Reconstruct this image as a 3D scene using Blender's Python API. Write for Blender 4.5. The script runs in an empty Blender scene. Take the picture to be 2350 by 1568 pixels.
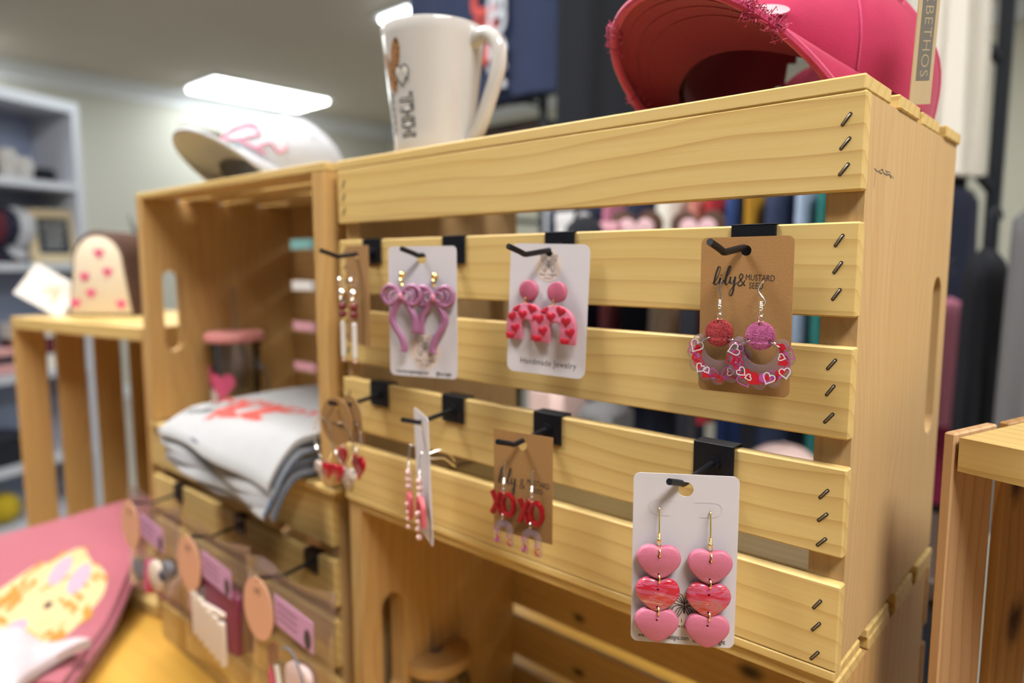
import bpy, bmesh, math, random
from math import sin, cos, pi, radians
from mathutils import Vector, Matrix, geometry
random.seed(7)
S = bpy.context.scene
COL = S.collection
ZO = 1.0736                      # height of the top crate's foot above the shop floor

# ---------------------------------------------------------------- camera
cam = bpy.data.cameras.new('camera')
cam.sensor_width = 36.0
cam.lens = 1603.81 / 2350 * 36
cam.clip_start = 0.02
cam.dof.use_dof = True
cam.dof.focus_distance = 0.378
cam.dof.aperture_fstop = 3.6
cam.dof.aperture_blades = 9
camo = bpy.data.objects.new('camera', cam)
COL.objects.link(camo)
def cam_matrix(yaw, pitch, roll, loc):
    f = Vector((sin(yaw)*cos(pitch), cos(yaw)*cos(pitch), sin(pitch)))
    r = Vector((cos(yaw), -sin(yaw), 0)); u = r.cross(f)
    r2 = cos(roll)*r + sin(roll)*u; u2 = -sin(roll)*r + cos(roll)*u
    m = Matrix((r2, u2, -f)).transposed().to_4x4(); m.translation = loc
    return m
camo.matrix_world = cam_matrix(-0.732293, -0.112579, -0.0010635, Vector((0.565775, -0.385581, 0.229788+ZO)))
S.camera = camo

# ---------------------------------------------------------------- world, exposure, lights
S.view_settings.view_transform = 'Standard'
S.view_settings.look = 'None'
S.view_settings.gamma = 1.0
S.view_settings.exposure = 0.80
S.view_settings.use_curve_mapping = False
W = bpy.data.worlds.new('daylight'); S.world = W
W.use_nodes = True
W.node_tree.nodes['Background'].inputs[0].default_value = (0.62, 0.78, 1.0, 1)
W.node_tree.nodes['Background'].inputs[1].default_value = 0.08
S.cycles.use_denoising = True
S.cycles.max_bounces = 10
S.cycles.transparent_max_bounces = 24
S.cycles.sample_clamp_indirect = 6.0
S.cycles.caustics_reflective = False
S.cycles.caustics_refractive = False
LAMP_STRENGTH = 9.5
LAMP_NEAR = 25.0
CEIL = 1.93                      # ceiling height in crate coordinates

# ---------------------------------------------------------------- colours and materials
def lin(c):
    c /= 255.0
    return c/12.92 if c <= 0.04045 else ((c+0.055)/1.055)**2.4
ALB = 0.68                       # colours below are as photographed; the real surfaces are darker and the exposure lifts them
def rgb(r, g, b): return (lin(r)*ALB, lin(g)*ALB, lin(b)*ALB, 1)
MATS = {}
def mat(name, col, rough=0.5, metal=0.0, emit=0.0, sheen=0.0, spec=0.5, bump=0.0, bscale=900, var=0.0, vscale=40):
    m = bpy.data.materials.new(name); m.use_nodes = True
    n = m.node_tree.nodes; l = m.node_tree.links; b = n['Principled BSDF']
    b.inputs['Base Color'].default_value = col
    b.inputs['Roughness'].default_value = rough
    b.inputs['Metallic'].default_value = metal
    b.inputs['Specular IOR Level'].default_value = spec
    if sheen: b.inputs['Sheen Weight'].default_value = sheen
    if emit:
        b.inputs['Emission Color'].default_value = col
        b.inputs['Emission Strength'].default_value = emit
    if bump or var:
        tc = n.new('ShaderNodeTexCoord')
    if bump:
        t = n.new('ShaderNodeTexNoise'); t.inputs['Scale'].default_value = bscale
        l.new(tc.outputs['Object'], t.inputs['Vector'])
        bp = n.new('ShaderNodeBump'); bp.inputs['Strength'].default_value = bump; bp.inputs['Distance'].default_value = 0.001
        l.new(t.outputs['Fac'], bp.inputs['Height']); l.new(bp.outputs['Normal'], b.inputs['Normal'])
    if var:
        t = n.new('ShaderNodeTexNoise'); t.inputs['Scale'].default_value = vscale; t.inputs['Detail'].default_value = 4
        l.new(tc.outputs['Object'], t.inputs['Vector'])
        mx = n.new('ShaderNodeMix'); mx.data_type = 'RGBA'
        mx.inputs[6].default_value = tuple(c*(1-var) for c in col[:3])+(1,)
        mx.inputs[7].default_value = tuple(min(1, c*(1+var)) for c in col[:3])+(1,)
        l.new(t.outputs['Fac'], mx.inputs[0]); l.new(mx.outputs[2], b.inputs['Base Color'])
    MATS[name] = m
    return m

def wood(name, light, dark, line, period=0.010, lines=0.55, streak=1.0, rough=0.5, knot=None, dist=0.35):
    """pine: long streaks, curving growth lines along local X, offset for each board"""
    m = bpy.data.materials.new(name); m.use_nodes = True
    n = m.node_tree.nodes; l = m.node_tree.links; b = n['Principled BSDF']
    b.inputs['Roughness'].default_value = rough
    b.inputs['Specular IOR Level'].default_value = 0.3
    tc = n.new('ShaderNodeTexCoord'); oi = n.new('ShaderNodeObjectInfo')
    mul = n.new('ShaderNodeVectorMath'); mul.operation = 'MULTIPLY_ADD'
    cmb = n.new('ShaderNodeCombineXYZ')
    for i, k in enumerate((3.1, 0.7, 1.9)):
        ml = n.new('ShaderNodeMath'); ml.operation = 'MULTIPLY'; ml.inputs[1].default_value = k
        l.new(oi.outputs['Random'], ml.inputs[0]); l.new(ml.outputs[0], cmb.inputs[i])
    add = n.new('ShaderNodeVectorMath'); add.operation = 'ADD'
    l.new(tc.outputs['Object'], add.inputs[0]); l.new(cmb.outputs[0], add.inputs[1])
    def noise(scale, sc, detail=3):
        mp = n.new('ShaderNodeVectorMath'); mp.operation = 'MULTIPLY'; mp.inputs[1].default_value = sc
        l.new(add.outputs[0], mp.inputs[0])
        t = n.new('ShaderNodeTexNoise'); t.inputs['Scale'].default_value = scale; t.inputs['Detail'].default_value = detail
        l.new(mp.outputs[0], t.inputs['Vector'])
        return t.outputs['Fac']
    def math_(op, a, bb=None, c=None):
        q = n.new('ShaderNodeMath'); q.operation = op
        for i, v in enumerate((a, bb, c)):
            if v is None: continue
            if isinstance(v, (int, float)): q.inputs[i].default_value = v
            else: l.new(v, q.inputs[i])
        return q.outputs[0]
    sep = n.new('ShaderNodeSeparateXYZ'); l.new(add.outputs[0], sep.inputs[0])
    wob = noise(1.0, (3.0, 5.0, 7.0), 2)                 # slow wander of the lines
    zz = math_('MULTIPLY_ADD', sep.outputs[1], 0.8, sep.outputs[2])
    ph = math_('MULTIPLY_ADD', wob, dist*0.16, zz)
    fr = math_('FRACT', math_('DIVIDE', ph, period))
    ln = math_('POWER', fr, 4.2)                          # soft ramp to a sharp late-wood edge
    fine = noise(1.0, (9.0, 420.0, 420.0), 3)
    mid = noise(1.0, (4.0, 60.0, 60.0), 3)
    big = noise(1.0, (2.5, 9.0, 9.0), 2)
    lv = math_('MULTIPLY', ln, math_('MULTIPLY_ADD', big, 0.9*lines, lines*0.35))
    c1 = n.new('ShaderNodeMix'); c1.data_type = 'RGBA'; c1.inputs[6].default_value = light; c1.inputs[7].default_value = dark
    f1 = math_('MULTIPLY_ADD', fine, 0.9*streak, math_('MULTIPLY_ADD', mid, 0.9*streak, -0.55*streak))
    cl = n.new('ShaderNodeClamp'); l.new(f1, cl.inputs[0]); l.new(cl.outputs[0], c1.inputs[0])
    c2 = n.new('ShaderNodeMix'); c2.data_type = 'RGBA'; c2.inputs[7].default_value = line
    l.new(c1.outputs[2], c2.inputs[6]); l.new(lv, c2.inputs[0])
    out = c2.outputs[2]
    if knot:
        for (kx, kz, rr) in knot:
            s2 = n.new('ShaderNodeSeparateXYZ'); l.new(tc.outputs['Object'], s2.inputs[0])
            dx = math_('DIVIDE', math_('SUBTRACT', s2.outputs[0], kx), rr*1.6)
            dz = math_('DIVIDE', math_('SUBTRACT', s2.outputs[2], kz), rr)
            d = math_('SQRT', math_('ADD', math_('MULTIPLY', dx, dx), math_('MULTIPLY', dz, dz)))
            d = math_('ADD', d, math_('MULTIPLY_ADD', noise(1.0, (90, 90, 90), 2), 0.8, -0.4))
            k = math_('SUBTRACT', 1.25, d); kc = n.new('ShaderNodeClamp'); l.new(k, kc.inputs[0])
            c3 = n.new('ShaderNodeMix'); c3.data_type = 'RGBA'; c3.inputs[7].default_value = rgb(62, 38, 20)
            l.new(out, c3.inputs[6]); l.new(kc.outputs[0], c3.inputs[0]); out = c3.outputs[2]
    l.new(out, b.inputs['Base Color'])
    bp = n.new('ShaderNodeBump'); bp.inputs['Strength'].default_value = 0.12; bp.inputs['Distance'].default_value = 0.0006
    l.new(fine, bp.inputs['Height']); l.new(bp.outputs['Normal'], b.inputs['Normal'])
    MATS[name] = m
    return m

wood('pine_slat', rgb(238, 207, 138), rgb(222, 185, 108), rgb(182, 132, 64), 0.0125, 0.60, dist=0.24)
wood('pine_panel', rgb(220, 186, 134), rgb(202, 160, 104), rgb(188, 140, 92), 0.008, 0.45, rough=0.55, dist=0.9)
wood('pine_warm', rgb(222, 182, 120), rgb(206, 158, 92), rgb(180, 122, 62), 0.012, 0.55, dist=0.6)
wood('pine_pink', rgb(226, 186, 138), rgb(210, 162, 114), rgb(170, 108, 70), 0.011, 0.6)
wood('pine_knotty', rgb(206, 162, 104), rgb(180, 130, 74), rgb(128, 78, 40), 0.012, 0.7, knot=((0.187, 0.008, 0.008), (0.095, -0.004, 0.011), (-0.09, 0.01, 0.010)))
wood('pine_stain', rgb(222, 184, 122), rgb(204, 158, 94), rgb(176, 122, 62), 0.012, 0.5, knot=((-0.09, 0.010, 0.009), (0.11, -0.008, 0.006)))
wood('table_wood', rgb(226, 178, 84), rgb(214, 158, 62), rgb(196, 132, 44), 0.02, 0.3, rough=0.35)
wood('dark_wood', rgb(84, 70, 62), rgb(66, 54, 48), rgb(48, 38, 34), 0.02, 0.4)
wood('bamboo', rgb(216, 174, 112), rgb(204, 158, 94), rgb(184, 134, 72), 0.006, 0.35, rough=0.35)

mat('black_metal', rgb(14, 16, 24), 0.42, 0.0, spec=0.35, bump=0.15, bscale=2500)
mat('black_pipe', rgb(26, 32, 44), 0.5)
mat('staple_metal', rgb(150, 140, 125), 0.45, 0.8)
mat('staple_recess_shade', rgb(52, 36, 24), 0.9)  # flat dark brown painted for the shade in each staple's recess
mat('ink_blue', rgb(110, 104, 110), 0.8)
mat('white_card', rgb(226, 220, 226), 0.55)
mat('card_cut', rgb(214, 204, 208), 0.6)
mat('kraft_card', rgb(180, 132, 76), 0.75, var=0.10, vscale=700, bump=0.1, bscale=1500)
mat('kraft_dark', rgb(168, 124, 72), 0.75, var=0.10, vscale=700)
mat('ink_black', rgb(34, 32, 38), 0.7)
mat('ink_grey', rgb(96, 90, 92), 0.7)
mat('blush_print', rgb(238, 218, 208), 0.6)
mat('gold', (1.0, 0.72, 0.25, 1), 0.22, 1.0)
mat('silver', (0.93, 0.91, 0.88, 1), 0.18, 1.0)
mat('clay_pink', rgb(216, 118, 146), 0.55, var=0.05, vscale=900, bump=0.2, bscale=1800)
mat('clay_pink_deep', rgb(200, 98, 128), 0.55)
mat('clay_red', rgb(198, 16, 48), 0.55)
mat('clay_blush', rgb(232, 170, 168), 0.5)
mat('clay_coral', rgb(222, 96, 108), 0.5)
mat('bow_mauve', rgb(172, 110, 148), 0.4, var=0.25, vscale=120)
mat('bow_pink', rgb(214, 128, 158), 0.4)
mat('red_plastic', rgb(196, 14, 40), 0.25)
mat('maroon_bead', rgb(120, 20, 34), 0.3)
mat('white_bead', rgb(245, 240, 235), 0.3)
mat('pearl_pink', rgb(240, 198, 192), 0.25)
mat('acrylic_red', rgb(214, 30, 44), 0.4)
mat('acrylic_mauve', rgb(204, 92, 176), 0.4)
mat('acrylic_white', rgb(245, 238, 240), 0.4)
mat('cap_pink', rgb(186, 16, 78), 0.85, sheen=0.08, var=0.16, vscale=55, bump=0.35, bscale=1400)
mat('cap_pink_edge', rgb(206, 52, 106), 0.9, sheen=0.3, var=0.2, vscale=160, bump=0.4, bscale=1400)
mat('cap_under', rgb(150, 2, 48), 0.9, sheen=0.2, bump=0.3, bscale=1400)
mat('cap_white', rgb(206, 208, 216), 0.85, sheen=0.2, bump=0.2, bscale=1400)
mat('applique', rgb(240, 198, 206), 0.8, bump=0.3, bscale=1500)
mat('thread_rose', rgb(226, 150, 172), 0.8)
mat('tag_paper', rgb(200, 178, 140), 0.8, var=0.06, vscale=200)
mat('tag_grey', rgb(116, 112, 106), 0.8)
mat('mug_white', rgb(216, 212, 208), 0.12, spec=0.6)
mat('cloth_grey', rgb(178, 178, 180), 0.95, sheen=0.2, var=0.05, vscale=60)
mat('cloth_slate', rgb(92, 102, 122), 0.95)
mat('cloth_grey_mid', rgb(154, 152, 156), 0.95, sheen=0.2)
mat('print_red', rgb(212, 84, 76), 0.8)
mat('print_black', rgb(64, 64, 70), 0.8)
mat('cloth_rose', rgb(182, 98, 112), 0.95, sheen=0.3, var=0.08, vscale=40)
mat('cloth_rose_dark', rgb(158, 76, 94), 0.95, sheen=0.3)
mat('print_cream', rgb(226, 198, 146), 0.8)
mat('print_gold', rgb(198, 134, 48), 0.8)
mat('print_blush', rgb(226, 166, 186), 0.8)
mat('print_dark', rgb(74, 58, 56), 0.8)
mat('cloth_white', rgb(214, 198, 204), 0.95, sheen=0.2)
mat('cloth_navy', rgb(40, 52, 84), 0.95, var=0.15, vscale=14)
mat('cloth_deepnavy', rgb(22, 30, 58), 0.95, var=0.15, vscale=14)
mat('cloth_black', rgb(16, 20, 30), 0.95)
mat('cloth_blue', rgb(34, 62, 120), 0.95)
mat('cloth_lightblue', rgb(170, 190, 220), 0.95)
mat('cloth_magenta', rgb(168, 44, 96), 0.95, var=0.2, vscale=14)
mat('cloth_softpink', rgb(212, 130, 160), 0.95)
mat('cloth_maroon', rgb(96, 26, 44), 0.95)
mat('cloth_teal', rgb(36, 120, 116), 0.95)
mat('cloth_cream', rgb(240, 234, 222), 0.95)
mat('cloth_midgrey', rgb(118, 118, 120), 0.95)
mat('cloth_coral', rgb(228, 150, 136), 0.95)
mat('cloth_red', rgb(196, 50, 60), 0.95)
mat('cloth_mustard', rgb(216, 160, 44), 0.95)
mat('cloth_blush', rgb(226, 196, 190), 0.95)
mat('tag_peach', rgb(236, 176, 142), 0.8)
mat('label_mauve', rgb(214, 158, 200), 0.7)
mat('wax_maroon', rgb(136, 44, 78), 0.5, var=0.15, vscale=60)
mat('wax_white', rgb(238, 220, 204), 0.6)
mat('wax_pink', rgb(222, 72, 132), 0.5)
mat('wax_grey', rgb(118, 118, 128), 0.6)
mat('lid_pink', rgb(232, 150, 146), 0.45)
mat('tin_cream', rgb(242, 226, 200), 0.5)
mat('tin_brown', rgb(82, 50, 34), 0.75, var=0.3, vscale=60)
mat('heart_pink', rgb(230, 92, 136), 0.6)
mat('paper_white', rgb(246, 242, 236), 0.7)
mat('gold_ink', rgb(214, 182, 116), 0.5)
mat('shelf_white', rgb(212, 216, 226), 0.5)
mat('shelf_back', rgb(160, 172, 204), 0.6)  # bluish daylight inside the bookcase is put into this colour
mat('wall_paint', rgb(222, 220, 208), 0.8, bump=0.05, bscale=120)
mat('wall_cream', rgb(226, 220, 202), 0.8, bump=0.05, bscale=120)
mat('trim_white', rgb(250, 252, 255), 0.5)
mat('ceiling_paint', rgb(232, 222, 208), 0.9, var=0.08, vscale=1.3)
mat('floor_vinyl', rgb(168, 160, 150), 0.5, var=0.08, vscale=3)
mat('lamp_lens', (0.93, 1.0, 1.0, 1), 0.5, emit=LAMP_STRENGTH)
mat('lamp_lens_bright', (1.0, 0.985, 0.95, 1), 0.5, emit=LAMP_NEAR)
mat('frame_wood', rgb(222, 202, 164), 0.6)
mat('letter_board', rgb(44, 54, 66), 0.7)
mat('box_teal', rgb(120, 176, 178), 0.5)
mat('box_green', rgb(40, 200, 40), 0.5)
mat('box_pink', rgb(236, 176, 190), 0.5)
mat('box_white', rgb(238, 236, 238), 0.5)
mat('yellow_plush', rgb(206, 178, 30), 0.9)
mat('stem_dark', rgb(70, 74, 72), 0.8)

def leopard(name, base, spot, scale):
    m = bpy.data.materials.new(name); m.use_nodes = True
    n = m.node_tree.nodes; l = m.node_tree.links; b = n['Principled BSDF']; b.inputs['Roughness'].default_value = 0.5
    tc = n.new('ShaderNodeTexCoord'); v = n.new('ShaderNodeTexVoronoi'); v.inputs['Scale'].default_value = scale
    l.new(tc.outputs['Object'], v.inputs['Vector'])
    r = n.new('ShaderNodeValToRGB'); r.color_ramp.interpolation = 'CONSTANT'
    e = r.color_ramp.elements; e[0].position = 0; e[0].color = spot; e[1].position = 0.36; e[1].color = base
    l.new(v.outputs['Distance'], r.inputs[0]); l.new(r.outputs[0], b.inputs['Base Color'])
    MATS[name] = m
leopard('leopard', rgb(176, 124, 72), rgb(40, 26, 20), 380)
leopard('leopard_pale', rgb(232, 214, 206), rgb(36, 32, 44), 330)

def glitter(name, c1, c2, scale, stretch=(1, 1, 1)):
    m = bpy.data.materials.new(name); m.use_nodes = True
    n = m.node_tree.nodes; l = m.node_tree.links; b = n['Principled BSDF']
    b.inputs['Roughness'].default_value = 0.3; b.inputs['Metallic'].default_value = 0.35
    tc = n.new('ShaderNodeTexCoord'); v = n.new('ShaderNodeTexVoronoi'); v.inputs['Scale'].default_value = scale
    mp = n.new('ShaderNodeVectorMath'); mp.operation = 'MULTIPLY'; mp.inputs[1].default_value = stretch
    l.new(tc.outputs['Object'], mp.inputs[0]); l.new(mp.outputs[0], v.inputs['Vector'])
    mx = n.new('ShaderNodeMix'); mx.data_type = 'RGBA'; mx.inputs[6].default_value = c1; mx.inputs[7].default_value = c2
    sp = n.new('ShaderNodeSeparateXYZ'); l.new(v.outputs['Color'], sp.inputs[0])
    l.new(sp.outputs[0], mx.inputs[0]); l.new(mx.outputs[2], b.inputs['Base Color'])
    bp = n.new('ShaderNodeBump'); bp.inputs['Strength'].default_value = 0.8; bp.inputs['Distance'].default_value = 0.0006
    l.new(sp.outputs[1], bp.inputs['Height']); l.new(bp.outputs['Normal'], b.inputs['Normal'])
    MATS[name] = m
glitter('glitter_red', rgb(120, 12, 28), rgb(240, 96, 100), 2600)
glitter('glitter_pink', rgb(166, 52, 120), rgb(244, 140, 190), 1500, (0.7, 1, 2.2))
glitter('glitter_crimson', rgb(120, 2, 14), rgb(206, 18, 36), 2200)

def clear(name, tint, gloss=0.12, rough=0.05, body=0.0, bodycol=(1, 1, 1, 1)):
    """thin clear sheet: mostly see-through, a glossy skin and a little body colour"""
    m = bpy.data.materials.new(name); m.use_nodes = True
    n = m.node_tree.nodes; l = m.node_tree.links; out = n['Material Output']; n.remove(n['Principled BSDF'])
    t = n.new('ShaderNodeBsdfTransparent'); t.inputs[0].default_value = tint
    g = n.new('ShaderNodeBsdfGlossy'); g.inputs['Roughness'].default_value = rough
    f = n.new('ShaderNodeFresnel'); f.inputs[0].default_value = 1.45
    a = n.new('ShaderNodeMath'); a.operation = 'MULTIPLY_ADD'; a.inputs[1].default_value = 0.9; a.inputs[2].default_value = gloss*0.3
    l.new(f.outputs[0], a.inputs[0])
    s = n.new('ShaderNodeMixShader'); l.new(a.outputs[0], s.inputs[0])
    d = n.new('ShaderNodeBsdfDiffuse'); d.inputs[0].default_value = bodycol
    s0 = n.new('ShaderNodeMixShader'); s0.inputs[0].default_value = body
    l.new(t.outputs[0], s0.inputs[1]); l.new(d.outputs[0], s0.inputs[2])
    l.new(s0.outputs[0], s.inputs[1]); l.new(g.outputs[0], s.inputs[2]); l.new(s.outputs[0], out.inputs[0])
    MATS[name] = m
clear('clear_glass', (0.96, 0.97, 0.97, 1))
clear('clear_acrylic', (0.97, 0.95, 0.96, 1), body=0.14, bodycol=rgb(225, 190, 205))
clear('cellophane', (0.97, 0.96, 0.96, 1), rough=0.18, body=0.24, bodycol=rgb(206, 170, 150))

# ---------------------------------------------------------------- mesh helpers
class MB:
    """collects shapes into one mesh object; local y- is the front of a card"""
    def __init__(s): s.v = []; s.f = []; s.m = []; s.mats = []; s.mi = 0
    def use(s, name):
        if name not in s.mats: s.mats.append(name)
        s.mi = s.mats.index(name); return s
    def add(s, vs, fs, M=None):
        o = len(s.v)
        for p in vs:
            p = Vector(p); s.v.append(M @ p if M is not None else p)
        for f in fs: s.f.append([i+o for i in f]); s.m.append(s.mi)
        return s
    def box(s, lo, hi, M=None, b=0.0):
        x0, y0, z0 = lo; x1, y1, z1 = hi
        if b <= 0:
            vs = [(x, y, z) for z in (z0, z1) for y in (y0, y1) for x in (x0, x1)]
            return s.add(vs, [(0, 2, 3, 1), (4, 5, 7, 6), (0, 1, 5, 4), (2, 6, 7, 3), (0, 4, 6, 2), (1, 3, 7, 5)], M)
        vs = []; I = {}
        for ix, x in enumerate((x0, x1)):
            for iy, y in enumerate((y0, y1)):
                for iz, z in enumerate((z0, z1)):
                    sx, sy, sz = (b if ix == 0 else -b), (b if iy == 0 else -b), (b if iz == 0 else -b)
                    I[ix, iy, iz] = (len(vs), len(vs)+1, len(vs)+2)
                    vs += [(x, y+sy, z+sz), (x+sx, y, z+sz), (x+sx, y+sy, z)]
        fs = []
        q = [(0, 0), (1, 0), (1, 1), (0, 1)]
        for i in (0, 1):
            a = [I[i, j, k][0] for j, k in q]; fs.append(a if i else a[::-1])
            a = [I[j, i, k][1] for j, k in q]; fs.append(a[::-1] if i else a)
            a = [I[j, k, i][2] for j, k in q]; fs.append(a if i else a[::-1])
        for i in (0, 1):
            for j in (0, 1):
                for ax in range(3):
                    def key(t): return [(t, i, j), (i, t, j), (i, j, t)][ax]
                    o = [(1, 2), (0, 2), (0, 1)][ax]
                    c = [I[key(0)][o[0]], I[key(1)][o[0]], I[key(1)][o[1]], I[key(0)][o[1]]]
                    fs.append(c)
        for k, t in I.items(): fs.append(list(t))
        return s.add(vs, fs, M)
    def tube(s, pts, r, seg=8, M=None, cap=True, closed=False, flat=None):
        pts = [Vector(p) for p in pts]; n = len(pts)
        rs = r if isinstance(r, (list, tuple)) else [r]*n
        vs = []; fs = []; prev = None
        for i, p in enumerate(pts):
            if closed: t = pts[(i+1) % n]-pts[i-1]
            else: t = pts[min(i+1, n-1)]-pts[max(i-1, 0)]
            t.normalize()
            if prev is None:
                a = Vector((0, 0, 1)) if abs(t.z) < 0.9 else Vector((1, 0, 0))
                u = t.cross(a).normalized()
            else:
                u = (prev-t*prev.dot(t)).normalized()
            w = t.cross(u); prev = u
            for k in range(seg):
                an = 2*pi*k/seg
                q = u*cos(an)*rs[i]+w*sin(an)*rs[i]
                if flat: q = Vector((q.x*flat[0], q.y*flat[1], q.z*flat[2]))
                vs.append(p+q)
        m = n if closed else n-1
        for i in range(m):
            for k in range(seg):
                a = i*seg+k; b2 = i*seg+(k+1) % seg; c = ((i+1) % n)*seg+(k+1) % seg; d = ((i+1) % n)*seg+k
                fs.append((a, d, c, b2))
        if cap and not closed:
            fs.append(list(range(seg))); fs.append([(n-1)*seg+k for k in range(seg)][::-1])
        return s.add(vs, fs, M)
    def ring(s, c, R, r, normal=(0, 1, 0), seg=20, ts=8, M=None, a0=0, a1=2*pi, sx=1.0):
        n = Vector(normal).normalized(); a = Vector((0, 0, 1)) if abs(n.z) < 0.9 else Vector((1, 0, 0))
        u = n.cross(a).normalized(); w = n.cross(u); c = Vector(c)
        full = abs(a1-a0-2*pi) < 1e-6
        k = seg if full else seg+1
        return s.tube([c+u*cos(a0+(a1-a0)*i/seg)*R*sx+w*sin(a0+(a1-a0)*i/seg)*R for i in range(k)], r, ts, M, closed=full)
    def sphere(s, c, r, seg=14, rings=8, M=None, sc=(1, 1, 1)):
        vs = [(c[0], c[1], c[2]+r*sc[2])]; fs = []
        for i in range(1, rings):
            for k in range(seg):
                a = pi*i/rings; b = 2*pi*k/seg
                vs.append((c[0]+r*sc[0]*sin(a)*cos(b), c[1]+r*sc[1]*sin(a)*sin(b), c[2]+r*sc[2]*cos(a)))
        vs.append((c[0], c[1], c[2]-r*sc[2]))
        for k in range(seg): fs.append((0, 1+k, 1+(k+1) % seg))
        for i in range(rings-2):
            for k in range(seg):
                a = 1+i*seg+k; b = 1+i*seg+(k+1) % seg
                fs.append((a, a+seg, b+seg, b))
        L_ = len(vs)-1; o = 1+(rings-2)*seg
        for k in range(seg): fs.append((o+k, L_, o+(k+1) % seg))
        return s.add(vs, fs, M)
    def lathe(s, prof, seg=40, M=None, cap=False):
        vs = []; fs = []; n = len(prof)
        for (r, z) in prof:
            for k in range(seg): vs.append((r*cos(2*pi*k/seg), r*sin(2*pi*k/seg), z))
        for i in range(n-1):
            for k in range(seg):
                a = i*seg+k; b = i*seg+(k+1) % seg
                fs.append((a, b, b+seg, a+seg))
        if cap: fs.append(list(range(seg))[::-1]); fs.append([(n-1)*seg+k for k in range(seg)])
        return s.add(vs, fs, M)
    def grid(s, fn, nu, nv, M=None, wrap=False):
        vs = []; fs = []; w = nu if wrap else nu+1
        for j in range(nv+1):
            for i in range(w): vs.append(fn(i/nu, j/nv))
        for j in range(nv):
            for i in range(nu):
                a = j*w+i; b = j*w+(i+1) % w
                fs.append((a, b, b+w, a+w))
        return s.add(vs, fs, M)
    def plate(s, outline, y0, y1, holes=(), b=0.0, M=None, shrink=False):
        """2-D outline (u,v) -> slab between y0 (front) and y1 (back), front edge eased by b; u->x, v->z"""
        def ccw(p):
            return p if sum(p[i][0]*p[(i+1) % len(p)][1]-p[(i+1) % len(p)][0]*p[i][1] for i in range(len(p))) > 0 else p[::-1]
        loops = [ccw(list(outline))]+[ccw(list(h))[::-1] for h in holes]
        def inset(p, d):
            o = []; n = len(p)
            for i in range(n):
                a = Vector(p[i-1]); c = Vector(p[(i+1) % n]); t = c-a
                if t.length < 1e-12: o.append(p[i]); continue
                t.normalize(); o.append((p[i][0]-t.y*d, p[i][1]+t.x*d))
            return o
        fr = [inset(p, b) if b else p for p in loops]
        if shrink:
            cu = sum(p[0] for p in loops[0])/len(loops[0]); cv = sum(p[1] for p in loops[0])/len(loops[0])
            k = 1-b/max(abs(p[0]-cu) for p in loops[0])
            fr = [[(cu+(p[0]-cu)*k, cv+(p[1]-cv)*k) for p in loops[0]]]+loops[1:]
        tri = geometry.tessellate_polygon([[Vector((u, v, 0)) for u, v in p] for p in fr])
        flat = [q for p in fr for q in p]; N = len(flat)
        out = [q for p in loops for q in p]
        vs = [(u, y0, v) for u, v in flat]
        fs = []
        for t in tri:
            a, c, d = (flat[i] for i in t)
            ar = (c[0]-a[0])*(d[1]-a[1])-(c[1]-a[1])*(d[0]-a[0])
            fs.append(tuple(t) if ar > 0 else tuple(t)[::-1])
        layers = [0]
        if b:
            vs += [(u, y0+b*0.35, v) for u, v in inset_mid(out, flat, 0.65)]; layers.append(N)
            vs += [(u, y0+b, v) for u, v in out]; layers.append(2*N)
        vs += [(u, y1, v) for u, v in out]; layers.append(len(vs)-N)
        bk = layers[-1]
        fs += [tuple(i+bk for i in f)[::-1] for f in fs]
        o = 0
        for p in loops:
            n = len(p)
            for la, lb in zip(layers, layers[1:]):
                for i in range(n):
                    j = (i+1) % n
                    fs.append((la+o+i, lb+o+i, lb+o+j, la+o+j))
            o += n
        return s.add(vs, fs, M)
    def ribbon(s, pts, w, y=0.0, M=None, th=0.00012, closed=False):
        """flat printed stroke in the x-z plane, facing y-"""
        P = [Vector((p[0], p[1])) for p in pts]; n = len(P)
        if n < 2: return s
        ws = w if isinstance(w, (list, tuple)) else [w]*n
        vs = []; fs = []
        for i in range(n):
            if closed: t = P[(i+1) % n]-P[i-1]
            else: t = P[min(i+1, n-1)]-P[max(i-1, 0)]
            if t.length < 1e-9: t = Vector((1, 0))
            t.normalize(); nn = Vector((-t.y, t.x))*ws[i]/2
            a = P[i]+nn; c = P[i]-nn
            vs += [(a.x, y, a.y), (c.x, y, c.y)]
        for i in range(n if closed else n-1):
            j = (i+1) % n
            fs.append((2*i, 2*i+1, 2*j+1, 2*j))
        return s.add(vs, fs, M)
    def obj(s, name, parent=None, M=None, smooth=40, mesh=None):
        me = bpy.data.meshes.new(name)
        me.from_pydata([tuple(v) for v in s.v], [], s.f)
        for k in s.mats: me.materials.append(MATS[k])
        if len(s.mats) > 1: me.polygons.foreach_set('material_index', s.m)
        bm = bmesh.new(); bm.from_mesh(me)
        bmesh.ops.recalc_face_normals(bm, faces=bm.faces) if s.recalc else None
        bm.to_mesh(me); bm.free()
        if smooth:
            me.polygons.foreach_set('use_smooth', [True]*len(me.polygons))
            me.set_sharp_from_angle(angle=radians(smooth))
        me.update()
        o = bpy.data.objects.new(name, me); COL.objects.link(o)
        if parent is not None: o.parent = parent
        if M is not None: o.matrix_local = M
        return o
    recalc = True
def inset_mid(out, fl, t): return [(a[0]*t+c[0]*(1-t), a[1]*t+c[1]*(1-t)) for a, c in zip(out, fl)]

def T(x=0, y=0, z=0): return Matrix.Translation((x, y, z))
def RZ(d): return Matrix.Rotation(radians(d), 4, 'Z')
def RX(d): return Matrix.Rotation(radians(d), 4, 'X')
def RY(d): return Matrix.Rotation(radians(d), 4, 'Y')
BASE = T(0, 0, ZO)

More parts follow.
